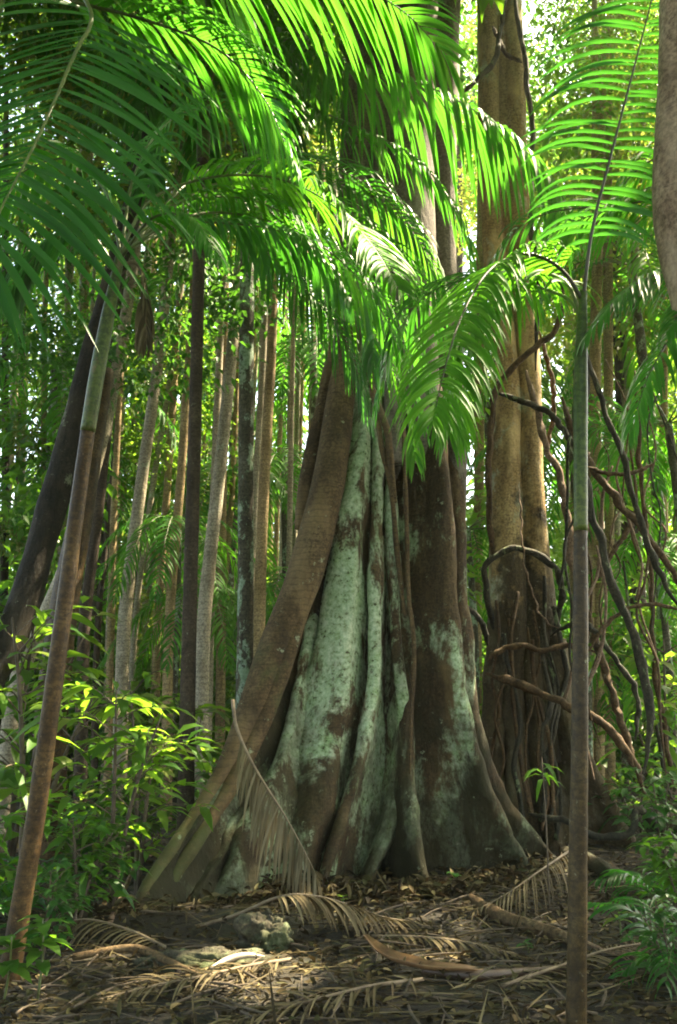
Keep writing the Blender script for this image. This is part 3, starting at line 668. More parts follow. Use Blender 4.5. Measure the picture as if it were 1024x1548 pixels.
# ------------------------------------------------------------------ vines
VINES = [
 ('vine', 'looped vine ring hugging the tan twin columned tree', [(765, 985, 10.2), (742, 925, 10.1), (733, 885, 9.95), (738, 850, 9.85), (772, 830, 9.8), (812, 838, 9.8), (842, 866, 9.85), (850, 905, 9.95), (840, 940, 10.1), (815, 985, 10.2)], .04, 'vine_dark'),
 ('vine', 'knotted grey brown vine slanting from the frond tips down to the right palm stem', [(852, 430, 9.6), (846, 490, 9.6), (805, 528, 9.7), (758, 575, 9.9), (742, 640, 10), (738, 720, 10), (742, 790, 10.1), (750, 880, 10.3)], .04, 'vine'),
 ('vine', 'brown vine sagging from the twin columned tree to the right palm stem', [(748, 592, 10), (790, 607, 9.9), (830, 625, 9.8), (865, 668, 9.7), (905, 720, 9.6)], .035, 'vine_dark'),
 ('vine', 'pinkish sunlit vine running steeply beside the right palm stem', [(795, 560, 10), (820, 650, 9.9), (850, 740, 9.8), (866, 850, 9.7), (880, 960, 9.7)], .045, 'vine_pale'),
 ('vine', 'dark grey vine slanting down to the right edge', [(872, 470, 8.7), (888, 530, 8.6), (905, 590, 8.6), (930, 660, 8.6), (956, 740, 8.6), (985, 840, 8.6), (1040, 940, 8.6)], .034, 'vine_dark'),
 ('vine', 'thick dark green vine drooping into a hook at the right', [(868, 560, 7.8), (874, 650, 7.7), (890, 745, 7.6), (915, 840, 7.6), (945, 930, 7.6), (980, 1030, 7.6), (985, 1090, 7.6), (972, 1170, 7.6)], .038, 'vine_dark'),
 ('vine', 'stout brown vine crossing low behind the right palm stem', [(735, 1018, 9.7), (790, 1035, 9.5), (850, 1062, 9.3), (905, 1090, 9.2), (940, 1125, 9.2), (962, 1165, 9.3)], .045, 'vine'),
 ('vine', 'orange brown vine arching over the dark base of the twin columned tree', [(738, 1000, 9.8), (752, 985, 9.75), (790, 976, 9.7), (820, 984, 9.7), (858, 976, 9.7), (900, 985, 9.7)], .032, 'vine'),
 ('vine', 'thin curved vine arching to the right edge at mid height', [(890, 985, 8.4), (915, 945, 8.4), (950, 920, 8.4), (990, 914, 8.4), (1040, 925, 8.4)], .02, 'vine'),
 ('vine', 'reddish vine falling diagonally across the right undergrowth', [(850, 600, 9.2), (866, 650, 9.1), (885, 690, 9), (920, 740, 9), (965, 790, 9), (1000, 840, 9), (1040, 900, 9)], .04, 'vine'),
 ('vine', 'short level vine beside the right palm stem', [(885, 705, 8.8), (920, 716, 8.8), (960, 714, 8.8), (990, 700, 8.8)], .022, 'vine'),
 ('vine', 'brown vine stem leaning towards the hooked dark vine', [(878, 900, 9.6), (905, 980, 9.5), (930, 1060, 9.4), (955, 1140, 9.3), (975, 1200, 9.3)], .04, 'vine'),
 ('vine', 'mossy dark root snaking over the ground at the right', [(800, 1230, 8.9), (850, 1240, 8.6), (900, 1262, 8.4), (945, 1262, 8.3), (968, 1225, 8.4), (985, 1240, 8.6), (1040, 1290, 8.8)], .035, 'vine_dark'),
 ('vine', 'pale straggling vine thread across the twin columned tree', [(785, 740, 9.9), (790, 830, 9.75), (800, 880, 9.8), (822, 935, 9.8), (855, 955, 9.8)], .010, 'vine_pale'),
 ('vine', 'dark crooked vine beside the twin columned tree near the top', [(765, -60, 9.8), (757, 40, 9.8), (748, 90, 9.8), (715, 125, 9.8), (690, 150, 9.8)], .035, 'vine_dark'),
 ('vine', 'long dark vine hanging right of the twin columned tree at the top', [(775, -40, 9.9), (790, 60, 9.9), (802, 160, 9.9), (805, 230, 9.9), (800, 300, 9.95), (815, 420, 10), (810, 560, 10)], .035, 'vine_dark'),
 ('vine', 'thin brown vine hanging between the columns at the top', [(745, 40, 9.9), (765, 80, 9.9), (790, 95, 9.9)], .03, 'vine'),
 ('vine', 'grey vine stem dropping beside the right edge', [(960, 560, 10.5), (968, 700, 10.5), (985, 860, 10.5), (990, 1000, 10.5), (1010, 1160, 10.5), (1015, 1260, 10.5)], .03, 'vine'),
 ('vine', 'slender wavy vine hanging straight down behind the right palm stem', [(815, 500, 10.5), (832, 560, 10.5), (838, 620, 10.5), (825, 690, 10.5)], .03, 'vine'),
 ('vine', 'crossing vine rising behind the hooked dark vine', [(900, 880, 9.8), (930, 830, 9.8), (950, 800, 9.8), (960, 770, 9.8)], .03, 'vine'),
 ('vine', 'small dark vine bridging the fig and the twin columned tree', [(705, 915, 9.0), (728, 940, 9.3), (738, 975, 9.6)], .03, 'vine_dark'),
 ('vine', 'dark loop of vine behind the right palm stem at mid height', [(835, 960, 9.6), (850, 950, 9.5), (890, 945, 9.4), (940, 1010, 9.4), (965, 1060, 9.4), (960, 1120, 9.4)], .03, 'vine_dark'),
]
for k, (nm, lab, pts, r_, mt) in enumerate(VINES):
    P = ats(pts); b = P[np.argmin(P[:, 2])]
    D = catmull(P, 30); L_ = np.linalg.norm(np.diff(D, axis=0), axis=1).sum()
    for q in range(30):
        f = min(1, q/3, (29-q)/3)
        D[q] += f*np.array([noise.noise((q*.45, k*3.1, c_)) + .5*noise.noise((q*1.1, k*3.1, c_+5)) for c_ in (0, 9, 18)])*min(.05, .02*L_)*np.array([1, 1, .5])
    rad = [r_*random.uniform(.86, 1.12)*min(1, .35+q/6, .3+(29-q)/6) for q in range(30)]
    g = G(); tube(g, D, rad, 110, 10, .22, 11, k*7.3)
    solo('woody_vine', g, M[mt], lab, 'vine', 'woody vines tangled at the right', loc=b)

for k in range(16):
    xa, ya = rt.uniform(855, 1010), rt.uniform(520, 860); Yk = rt.uniform(8.6, 10.5); pts = [(xa, ya, Yk)]
    for q in range(5): xa += rt.uniform(-28, 34); ya += rt.uniform(40, 95); pts.append((xa, ya, Yk+rt.uniform(-.1, .1)))
    rr0 = rt.uniform(.007, .02); g = G(); P = ats(pts); tube(g, P, [rr0*.6]+[rr0]*4+[rr0*.5], 60, 7, .2, 9, k)
    solo('hanging_rootlet', g, M[('vine', 'vine_dark', 'vine_pale')[k % 3]], 'thin wavy rootlet dangling in the vine tangle at the right', 'vine', 'rootlets in the vine tangle', loc=P[-1])

# ------------------------------------------------------------------ leaf crowns
def blob_leaves(g, centers, rad, per, L, Wd, r, flat=.7, full=False, droop=.3, keep=None):
    n = len(centers)*per
    c = np.repeat(centers, per, 0)
    d = unit(r.normal(size=(n, 3))); rr = np.repeat(rad, per)*r.uniform(.25, 1, n)**.5
    P = c + d*rr[:, None]*np.array([1, 1, flat])
    D = unit(d*np.array([1, 1, .5]) + r.normal(0, .5, (n, 3)) + np.array([0, 0, -.15]))
    S = np.cross(D, unit(np.array([0, 0, 1.]) + r.normal(0, .5, (n, 3))))
    ll = L*r.uniform(.6, 1.25, n); ww = Wd*r.uniform(.7, 1.2, n)
    if keep is not None:
        k = keep(P); P, D, S, ll, ww = P[k], D[k], S[k], ll[k], ww[k]
    leaves(g, P, D, S, ll, ww, .25, droop, full)

def crown_mesh(name, seed, ext, nclump, per, L, Wd, crad, mat):
    r = np.random.default_rng(seed)
    d = unit(r.normal(size=(nclump, 3))); q = r.uniform(.2, 1, nclump)**.5
    c = d*q[:, None]*np.array(ext)
    c[:, 2] += .15*np.array(ext)[2]*np.sin(c[:, 0]*2+seed)
    g = G(); blob_leaves(g, c, crad*r.uniform(.6, 1.3, nclump), per, L, Wd, r)
    # limbs inside the crown
    me = g.mesh(name); me.materials.append(M[mat]); return me

CROWNS = [crown_mesh('crown_mesh', 101, (2.6, 2.6, 2.2), 46, 72, .17, .045, .65, 'leaf_a'),
          crown_mesh('crown_mesh', 102, (2.2, 2.2, 3.0), 46, 72, .15, .04, .6, 'leaf_b'),
          crown_mesh('crown_mesh', 103, (3.0, 3.0, 1.9), 50, 72, .17, .048, .7, 'leaf_c'),
          crown_mesh('crown_mesh', 104, (2.4, 2.4, 2.4), 44, 72, .14, .038, .6, 'leaf_d')]

def place_mesh(name, me, parent, loc, scale=(1, 1, 1), rz=0, label=None):
    o = bpy.data.objects.new(name, me); COL.objects.link(o); o.parent = parent
    o.location = tuple(float(v) for v in loc); o.scale = scale; o.rotation_euler = (0, 0, rz)
    if label: o['label'] = label
    return o

def forest_tree(label, pts, rad, mat, crown=None, csc=1., cz=0, group=None, n=40, seg=10, cat='tree', rough=.06):
    P = ats(pts)
    b = P[0].copy(); gb = gz(b[0], b[1])
    if b[2] > gb - .05: P = np.vstack([[b[0], b[1], gb-.1], P]); rad = [rad[0]*1.1] + list(rad)
    b[2] = gb
    t = thing('forest_tree', label, cat, b, group)
    g = G(); tube(g, P, rad, n, seg, rough, 3, pts[0][0]); part('trunk', g, M[mat], t)
    if crown is not None:
        place_mesh('crown', CROWNS[crown], t, P[-1]-b+np.array([0, 0, cz]), (csc,)*3, random.uniform(0, 6.28))
    return t

GR = 'slender trunks standing behind the undergrowth'
forest_tree('thick leaning dark trunk speckled with lichen at the far left', [(-25, 1060, 8.4), (20, 960, 8.5), (75, 780, 8.7), (118, 620, 8.9), (155, 480, 9), (215, 260, 9.3), (250, 100, 9.6)],
            [.17, .16, .15, .135, .125, .115, .10], 'dark_bark', 2, 1, 1.5, None, 70, 16, rough=.12)
forest_tree('pale sunlit leaning trunk beside the dark leaning trunk', [(20, 1060, 10.5), (60, 950, 10.5), (105, 840, 10.5), (160, 640, 10.6), (190, 480, 10.7), (215, 300, 10.8)], [.10, .10, .09, .085, .08, .07], 'palm_pale', 3, .9, 1.2)
forest_tree('stout reddish brown trunk stump low behind the leaning palm', [(75, 1250, 9.5), (78, 1080, 9.5), (100, 900, 9.6), (130, 740, 9.8), (160, 560, 10)], [.19, .18, .16, .13, .1], 'palm_brown', 2, .7, 1.)
TR = [  # px bottom, px at 540, Y, width px, material, label
 (128, 172, 12, 17, 'palm_dark', 'grey brown slender trunk just right of the leaning palm'),
 (148, 186, 14, 9, 'palm_dark', 'narrow dark trunk leaning right of the leaning palm'),
 (188, 240, 13, 19, 'palm_pale', 'pale grey trunk leaning right, left of the thin dark palm'),
 (204, 262, 15, 9, 'palm_pale', 'narrow pale trunk leaning close beside a wider pale grey trunk'),
 (238, 266, 15, 12, 'palm_tan', 'reddish brown trunk halfway between pale grey trunk and thin dark palm'),
 (256, 286, 13, 14, 'palm_tan', 'brown trunk close on the left of the thin dark palm'),
 (308, 350, 12, 20, 'palm_pale', 'pale leaning trunk between the thin dark palm and the lichen spotted palm'),
 (336, 360, 16, 9, 'palm_tan', 'narrow tan trunk touching the left side of the lichen spotted palm'),
 (392, 410, 13, 17, 'palm_tan', 'golden tan trunk close on the right of the lichen spotted palm'),
 (378, 398, 14, 11, 'palm_pale', 'slim grey trunk behind the golden tan trunk'),
 (430, 440, 19, 9, 'palm_pale', 'thin pale trunk far back, left of the fig root column'),
 (6, 8, 17, 12, 'palm_dark', 'dark trunk far back on the left edge of the wood'),
 (26, 34, 20, 9, 'palm_dark', 'thin dark trunk far back near the left edge'),
 (52, 96, 16, 11, 'palm_pale', 'thin grey trunk far back behind the dark leaning trunk'),
 (720, 725, 16, 16, 'palm_tan', 'tan trunk seen in the gap between the fig and twin columned tree'),
 (888, 900, 14, 20, 'palm_tan', 'yellow brown trunk right behind the slender foreground palm'),
 (925, 952, 16, 12, 'palm_pale', 'pale trunk behind the vine tangle on the right'),
 (948, 975, 20, 9, 'palm_tan', 'slim tan trunk far back behind the vine tangle'),
 (1008, 1004, 15, 13, 'palm_tan', 'brown trunk far back by the right edge'),
]
TR += [
 (165, 208, 17, 8, 'palm_pale', 'thin pale trunk just left of the pale grey leaning trunk'),
 (112, 158, 18, 8, 'palm_tan', 'thin tan trunk half behind the leaning palm stem'),
 (222, 272, 18, 7, 'palm_pale', 'very thin pale trunk crossing behind the reddish brown trunk'),
 (322, 338, 18, 8, 'palm_pale', 'thin pale trunk just right of the thin dark palm'),
 (355, 388, 19, 7, 'palm_pale', 'thin pale trunk showing on both sides of the lichen spotted palm'),
 (415, 428, 21, 8, 'palm_tan', 'thin tan trunk between golden tan trunk and fig root column'),
 (870, 905, 19, 8, 'palm_pale', 'thin pale trunk close behind the slender foreground palm'),
 (985, 1000, 18, 9, 'palm_pale', 'thin pale trunk behind the diagonal reddish vine')]
for k, (xb, x5, Y, wd, mt, lab) in enumerate(TR):
    r0 = wd/2*Y/F
    ym = at(512, 1080, 1)  # horizon row
    g0 = 774 + 0
    pyb = 1080 + 1.45*F/Y*.93
    xt = x5 + (x5-xb)*.9
    forest_tree(lab, [(xb-(x5-xb)*.15, pyb, Y), (xb, 950, Y), ((xb+x5)/2+random.uniform(-4, 4), 745, Y), (x5, 540, Y), ((x5+xt)/2, 320, Y), (xt, 120, Y)],
                [r0*1.25, r0*1.1, r0, r0*.95, r0*.85, r0*.75], mt, k % 4, random.uniform(.8, 1.15)*(.6 if xb > 880 else 1), .8, GR, 40, 10)
rs_ = random.Random(9)
for k in range(38):
    Y = rs_.uniform(13.5, 26); px = rs_.uniform(60, 480) if k < 31 else rs_.uniform(880, 1020)
    ln = rs_.uniform(5, 34) if k < 31 else rs_.uniform(-14, 14); r0 = rs_.uniform(.04, .085); pyb = 1080+1.45*F/Y*.92
    forest_tree('slim pale trunk in the close stand of trunks behind the saplings', [(px, pyb, Y), (px+ln*.5, 800, Y), (px+ln+rs_.uniform(-4, 4), 520, Y), (px+ln*1.5, 260, Y), (px+ln*1.8, rs_.uniform(-120, 120), Y)], [r0*1.15, r0, r0*.9, r0*.8, r0*.6],
                rs_.choice(['palm_pale', 'palm_tan']), k % 4, rs_.uniform(.35, .6), .4, 'slim pale trunks in a close stand', 24, 8)
# far random trunks
rr_ = random.Random(5)
for k in range(26):
    Y = rr_.uniform(18, 34); px = rr_.choice([rr_.uniform(-60, 500), rr_.uniform(-60, 500), rr_.uniform(700, 1080)])
    ln = rr_.uniform(-12, 30) if px < 500 else rr_.uniform(-20, 15)
    r0 = rr_.uniform(.08, .17); pyb = 1080+1.45*F/Y*.9
    top = rr_.uniform(150, 560)
    forest_tree('thin distant trunk standing deep in the hazy green wood', [(px, pyb, Y), (px+ln*.5, 820, Y), (px+ln, 600, Y), (px+ln*1.5, top, Y)], [r0*1.1, r0, r0*.9, r0*.7],
                rr_.choice(['palm_pale', 'palm_tan', 'palm_pale']), k % 4, rr_.uniform(.5, .9), .5, 'distant trunks deep in the wood', 24, 8)

# ------------------------------------------------------------------ understorey
def shrub_mesh(seed, h, spread, nst, per, L, Wd, full=True, droop=.5):
    """stems and long leaves along arching twigs"""
    r = np.random.default_rng(seed); gs, gl = G(), G()
    for s in range(nst):
        a = r.uniform(0, 6.28); hh = h*r.uniform(.6, 1)
        top = np.array([math.cos(a)*spread*r.uniform(.1, .6), math.sin(a)*spread*r.uniform(.1, .6), hh])
        P = tube(gs, [[0, 0, -.1], top*np.array([.25, .25, .4]), top*np.array([.6, .6, .75]), top], [.012*h, .010*h, .007*h, .003*h], 16, 6)
        for q in range(int(7*h)+3):
            i = int(r.uniform(.3, 1)*15); p0 = P[i]; b = r.uniform(0, 6.28)
            ln = spread*r.uniform(.3, .8)
            p1 = p0 + np.array([math.cos(b), math.sin(b), r.uniform(.1, .6)])*ln
            mid = (p0+p1)/2 + np.array([0, 0, ln*.12])
            TW = tube(gs, [p0, mid, p1], [.006, .004, .002], 8, 5)
            n = per
            ii = r.integers(2, 8, n); pp = TW[ii]
            t = unit(p1-p0); sd = np.where(np.arange(n) % 2, 1., -1.)[:, None]
            lat = np.cross(t, [0, 0, 1.])
            D = t*.7 + lat*sd*r.uniform(.4, 1, (n, 1)) + r.normal(0, .25, (n, 3)) + np.array([0, 0, .1])
            S = np.cross(unit(D), np.array([0, 0, 1.]) + r.normal(0, .25, (n, 3)))
            leaves(gl, pp, D, S, L*r.uniform(.6, 1.2, n), Wd*r.uniform(.75, 1.2, n), .2, droop, full)
    return gs.mesh('stem_mesh'), gl
SH = []
for sd, h, spr, ns, per, L, Wd, mt in ((1, 1.6, .7, 2, 5, .29, .038, 'leaf_b'), (2, 1.2, .55, 3, 5, .21, .032, 'leaf_a'), (3, 1.8, .75, 2, 5, .27, .034, 'leaf_b'), (4, 1.0, .55, 3, 6, .20, .032, 'leaf_c')):
    sm, gl = shrub_mesh(sd, h, spr, ns, per, L, Wd); sm.materials.append(M['twig'])
    lm = gl.mesh('foliage_mesh'); lm.materials.append(M[mt]); SH.append((sm, lm, mt))
def shrub(kind, px, py, Y, sc, label, group=None, rz=None):
    p = at(px, py, Y); p[2] = gz(p[0], p[1])
    t = thing('sapling_shrub', label, 'shrub', p, group)
    rz = random.uniform(0, 6.28) if rz is None else rz
    place_mesh('stem', SH[kind][0], t, (0, 0, 0), (sc,)*3, rz); place_mesh('foliage', SH[kind][1], t, (0, 0, 0), (sc,)*3, rz)
    return t
US = None
shrub(0, 170, 1300, 6.6, 1.0, 'brightest yellow green sapling right of the leaning palm', US)
shrub(2, 212, 1270, 7.4, 1.0, 'tall light green sapling left of the thin dark palm', US)
shrub(1, 120, 1330, 6.2, .8, 'low mid green sapling at the foot of the leaning palm', US)
shrub(3, 130, 1345, 6.4, .75, 'dark leaved low sapling right of the leaning palm foot', US)
shrub(2, 40, 1290, 7.0, 1.25, 'tall sapling with long leaves left of the leaning palm', US)
shrub(1, -25, 1340, 6.0, .9, 'mid green sapling cut by the left edge', US)
shrub(0, 20, 1200, 8.8, 1.6, 'tallest light green sapling against the dark leaning trunk', US)
shrub(3, 150, 1240, 8.6, .9, 'dark leaved sapling behind the brightest sapling', US)
shrub(1, 205, 1210, 9.2, .9, 'mid green sapling between the brown trunks behind', US)
shrub(3, 330, 1240, 9.6, .9, 'dark leaved sapling tucked behind the left buttress', US)
shrub(3, 70, 1380, 5.7, .6, 'small dark leaved sapling at the bottom left', US)
shrub(0, 280, 1215, 9.0, 1.0, 'light green sapling just behind the thin dark palm', US)

shrub(3, 1000, 1275, 8.4, .9, 'dark leaved low shrub by the surface root at the right edge')
shrub(3, 965, 1225, 9.8, 1.0, 'dark leaved shrub behind the surface root on the right')
shrub(1, 1030, 1330, 6.6, .7, 'mid green shrub cut by the lower right edge')
shrub(3, 1015, 1440, 5.0, .5, 'small dark leaved shrub in the lower right corner')
shrub(0, 1010, 1180, 11, 1.5, 'light green sapling deep behind the hooked dark vine')
BR = [crown_mesh('bush_mesh', 201, (1.1, 1.0, .9), 22, 55, .17, .05, .4, 'leaf_a'), crown_mesh('bush_mesh', 202, (1.2, 1.1, .8), 22, 55, .15, .04, .4, 'leaf_b'),
      crown_mesh('bush_mesh', 203, (1.0, 1.0, 1.1), 22, 55, .18, .05, .4, 'leaf_c')]
sg = G()
for k in range(5):
    a = k*1.3; tube(sg, [[0, 0, -.1], [math.cos(a)*.2, math.sin(a)*.2, .5], [math.cos(a)*.6, math.sin(a)*.6, 1.2]], [.03, .022, .008], 10, 6)
SME = sg.mesh('bush_stem_mesh'); SME.materials.append(M['twig'])
rb = random.Random(11)
for k in range(100):
    Y = rb.uniform(15, 30)
    px = rb.choice([rb.uniform(-120, 470), rb.uniform(-120, 470), rb.uniform(690, 1120)])
    x = (px-512)/F*Y; sc = rb.uniform(.8, 1.5)*(1+max(0, Y-14)*.05)
    t = thing('understorey_bush', 'leafy understorey bush filling the shade between the distant trunks', 'bush', (x, Y, gz(x, Y)), 'understorey bushes between the trunks')
    rz = rb.uniform(0, 6.28)
    place_mesh('stem', SME, t, (0, 0, 0), (sc,)*3, rz); place_mesh('foliage', BR[k % 3], t, (0, 0, .95*sc), (sc, sc, sc*rb.uniform(.9, 1.4)), rz)

# background palms: fronds shared between copies
def bg_fronds(seed):
    r = random.Random(seed); out = []
    holder = bpy.data.objects.new('holder', None)
    for k in range(10):
        a = k*2.4+r.uniform(-.3, .3); q_ = r.uniform(1.3, 1.9); e = r.uniform(.1, .9)
        pth = [[math.cos(a)*q_*q, math.sin(a)*q_*q, e*2*q-(.7+e)*2*q*q] for q in (0, .2, .45, .75, 1)]
        out.append((k, seed, pth))
    return out
PROTO = []
def bg_palm(label, loc, h, sc, group):
    t = thing('understorey_palm', label, 'palm', loc, group)
    g = G(); tube(g, np.array(loc)+np.array([[0, 0, -.1], [.03*h, 0, h*.5], [.02*h, .03, h]]), [.08*sc, .065*sc, .05*sc], 24, 10, .05, 4, h); part('stem', g, M['palm_lich'], t)
    rz = random.uniform(0, 6.28)
    if not PROTO:
        for k, sd, pth in bg_fronds(3):
            t.location = (0, 0, 0)
            o = frond(t, pth, .5, 26, .018, .45, 58, 'frond' if k % 2 else 'frond_lime', rr=.012, seed=sd*20+k, world_path=True); PROTO.append(o)
        t.location = tuple(loc); fr = list(PROTO)
    else:
        fr = [copy_tree(o, t) for o in PROTO]
    for o in fr:
        o.location = (.02*h, .03, h); o.scale = (sc,)*3; o.rotation_euler = (0, 0, rz)
SPOTS = [(120, 700, 16, 1.2, 'understorey palm seen between the leaning palm and the narrow dark trunk'), (330, 720, 16, 1.2, 'understorey palm behind the pale leaning trunk'),
         (205, 560, 18, 1.6, 'understorey palm high behind the pale grey leaning trunk'), (420, 700, 17, 1.2, 'understorey palm behind the golden tan trunk'),
         (300, 900, 14, .9, 'low understorey palm behind the foot of the thin dark palm'), (1000, 960, 14, 1.0, 'low understorey palm at the right edge behind the rootlets'), (262, 800, 13.5, .95, 'understorey palm with arching fronds behind the narrow pale trunk'), (70, 560, 15, 1.5, 'understorey palm half hidden by the dark leaning trunk'),
         (430, 880, 15, .9, 'understorey palm low behind the fig root column'), (700, 800, 14.5, 1.0, 'understorey palm glowing in the gap between fig and twin columned tree'),
         (850, 640, 13.5, 1.15, 'understorey palm behind the twin columned tree'), (985, 830, 13, .9, 'understorey palm behind the right vine tangle'),
         (1000, 640, 12, 1.1, 'understorey palm low against the right edge behind the vines'), (930, 1000, 15, .9, 'small understorey palm deep behind the hooked dark vine'), (720, 560, 17, 1.5, 'understorey palm high in the gap beside the fig trunk'), (940, 400, 14, 1.6, 'tall understorey palm high behind the right fronds'), (170, 330, 17, 2.0, 'tallest understorey palm behind the left fronds'),
         (340, 420, 18, 2.0, 'understorey palm with crown between thin dark palm and lichen palm'), (460, 520, 19, 1.7, 'distant understorey palm left of the fig trunk')]
for k, (px, py, Y, sc, lab) in enumerate(SPOTS):
    top = at(px, py, Y); zg = gz(top[0], top[1]); bg_palm(lab, (top[0], top[1], zg), max(.8, top[2]-zg), sc, 'understorey palms behind')

# ------------------------------------------------------------------ mid canopy trees (leafy bright crowns behind)
rc = random.Random(23)
for k in range(34):
    Y = rc.uniform(15, 34); px = rc.uniform(-250, 1270)
    x = (px-512)/F*Y; h = rc.uniform(.12, 1.0)**1.3*Y*.95+2
    if px > 780: h = min(h, .72*Y)
    b = np.array([x, Y, gz(x, Y)])
    t = thing('canopy_tree', 'leafy canopy tree rising deep behind the palms', 'tree', b, 'canopy trees behind the palms')
    g = G(); r0 = rc.uniform(.1, .2); dx = rc.uniform(-.8, .8)
    tube(g, [b-[0, 0, .2], b+[dx*.3, 0, h*.4], b+[dx*.8, 0, h*.75], b+[dx, 0, h]], [r0*1.3, r0, r0*.85, r0*.5], 24, 8, .06, 3, k); part('trunk', g, M[rc.choice(['palm_pale', 'palm_tan', 'palm_dark'])], t)
    for q in range(2):
        s = rc.uniform(.8, 1.4)
        place_mesh('crown', CROWNS[rc.choice([0, 1, 1, 3])], t, (dx+rc.uniform(-1.5, 1.5), rc.uniform(-1.5, 1.5), h+rc.uniform(-2.5, 1.5)), (s,)*3, rc.uniform(0, 6.28))

# far wood as one mass
r = np.random.default_rng(77); g = G()
nC = 800
ang = r.uniform(R(-35), R(35), nC); dist = r.uniform(36, 52, nC)
c = np.stack([np.sin(ang)*dist, np.cos(ang)*dist, np.where(r.uniform(0, 1, nC) < .55, r.uniform(0, 11, nC), r.uniform(8, 34, nC))], 1)
blob_leaves(g, c, r.uniform(1.2, 2.4, nC), 46, .75, .22, r)
solo('far_wood', g, M['leaf_far'], 'far wall of sunlit rainforest leaves behind every trunk', 'forest', kind='stuff')

# ------------------------------------------------------------------ unseen leaf canopy added to shade the glade, cut open along chosen sun rays
GAPS = [(680, 200, 7.3, .55), (790, 210, 7.1, .45), (600, 240, 7.5, .35), (540, 340, 5.2, .28), (470, 310, 5.2, .3), (700, 500, 3.85, .5), (660, 590, 3.5, .35), (560, 370, 4.8, .4), (480, 310, 5.0, .4), (760, 480, 4.6, .4), (760, 440, 4.25, .25),
        (640, 600, 5.8, .25), (170, 1090, 6.6, .75), (200, 1000, 7.4, .4), (90, 1040, 7.0, .4), (50, 720, 8.8, .5), (240, 1060, 7.4, .3), (40, 1000, 7.0, .35), (120, 1180, 6.4, .25), (140, 960, 6.6, .3), (350, 1470, 5.35, .45), (280, 1500, 5.0, .16), (430, 1500, 5.0, .14), (560, 1385, 6.9, .14), (200, 1440, 5.7, .16), (700, 1400, 6.6, .1), (240, 680, 5.0, .0), (150, 700, 5.05, .22), (115, 900, 5.1, .2),
        (400, 60, 3.8, .5), (520, 40, 3.9, .45), (300, 60, 3.9, .4), (890, 1400, 4.4, .15), (770, 690, 10.3, .5), (765, 600, 10.3, .5), (20, 750, 8.8, .5), (830, 760, 9.8, .4), (960, 1000, 9.4, .4),
        (560, 700, 8.4, .0), (900, 250, 4.3, .3), (960, 480, 4.2, .25), (640, 1450, 5.6, .16), (480, 1330, 7.3, .16), (100, 760, 8.5, .4), (400, 520, 13, .6)]
GP = [(at(a, b_, c_), r_) for a, b_, c_, r_ in GAPS if r_ > 0]
def keep(P):
    k = np.ones(len(P), bool)
    for p, r_ in GP:
        q = P - p; along = q @ SUN
        dd = np.linalg.norm(q - along[:, None]*SUN, axis=1)
        k &= ~((dd < r_) & (along > 0))
    return k & ~in_view(P, 1.03)
r = np.random.default_rng(5); g = G(); nC = 1750
c = np.stack([r.uniform(-12, 14, nC), r.uniform(-12, 14.5, nC), r.uniform(9, 19, nC)], 1)
blob_leaves(g, c, r.uniform(.7, 1.3, nC), 90, .32, .09, r, keep=keep)
solo('shade_canopy', g, M['leaf_a'], 'unseen leaf canopy added high overhead to shade the forest floor', 'canopy', kind='stuff')

# ------------------------------------------------------------------ forest floor things
def on_ground(px, py):
    u = (px-W0/2)/F; v = (H0/2-py)/F
    d = np.array([u, cp-v*sp, sp+v*cp]); t = -CZ/d[2]
    p = np.array([0, 0, CZ])+d*t
    for _ in range(4):
        t = (gz(p[0], p[1])-CZ)/d[2]; p = np.array([0, 0, CZ])+d*t
    return p

def scatter(n, x0, x1, y0, y1, r):
    x = r.uniform(x0, x1, n); y = y0 + (y1-y0)*r.uniform(0, 1, n)**1.3
    z = np.array([gz(a, b_) for a, b_ in zip(x, y)])
    return np.stack([x, y, z], 1)
r = np.random.default_rng(31); g = G()
P = scatter(20000, -4, 4.5, 3.6, 13, r); n = len(P)
P[:, 2] += r.uniform(.004, .035, n)
D = unit(np.stack([r.normal(size=n), r.normal(size=n), r.normal(0, .25, n)], 1)); S = np.cross(D, unit(np.stack([r.normal(0, .35, n), r.normal(0, .35, n), np.ones(n)], 1)))
leaves(g, P, D, S, r.uniform(.03, .10, n), r.uniform(.006, .019, n), .35, .0, True)
solo('leaf_litter', g, M['litter'], 'brown fallen leaves carpeting the forest floor', 'leaf litter', kind='stuff')
g = G(); P = scatter(3800, -3.4, 3.6, 3.8, 9, r); n = len(P); P[:, 2] += r.uniform(.01, .05, n)
D = unit(np.stack([r.normal(size=n), r.normal(size=n), r.normal(.1, .35, n)], 1)); S = np.cross(D, unit(np.stack([r.normal(0, .6, n), r.normal(0, .6, n), np.ones(n)], 1)))
leaves(g, P, D, S, r.uniform(.035, .10, n), r.uniform(.006, .018, n), .9, .12, True)
bx = [(-1.55, 6.55), (-1.2, 7.0), (-.75, 7.45), (-.3, 7.55), (.1, 7.6), (.5, 7.75), (.85, 7.7), (1.2, 8.1), (1.7, 8.5), (2.1, 8.8)]
n = 2600; q_ = r.uniform(0, len(bx)-1.001, n); i_ = q_.astype(int); f_ = (q_-i_)[:, None]; bx = np.array(bx)
xy = bx[i_]*(1-f_)+bx[i_+1]*f_ + r.normal(0, .16, (n, 2)); P = np.column_stack([xy, [gz(*p_) for p_ in xy]]); P[:, 2] += np.abs(r.normal(0, .045, n))
D = unit(np.stack([r.normal(size=n), r.normal(size=n), r.normal(.2, .4, n)], 1)); S = np.cross(D, unit(np.stack([r.normal(0, .7, n), r.normal(0, .7, n), np.ones(n)], 1)))
leaves(g, P, D, S, r.uniform(.05, .16, n), r.uniform(.008, .026, n), .7, .15, True)
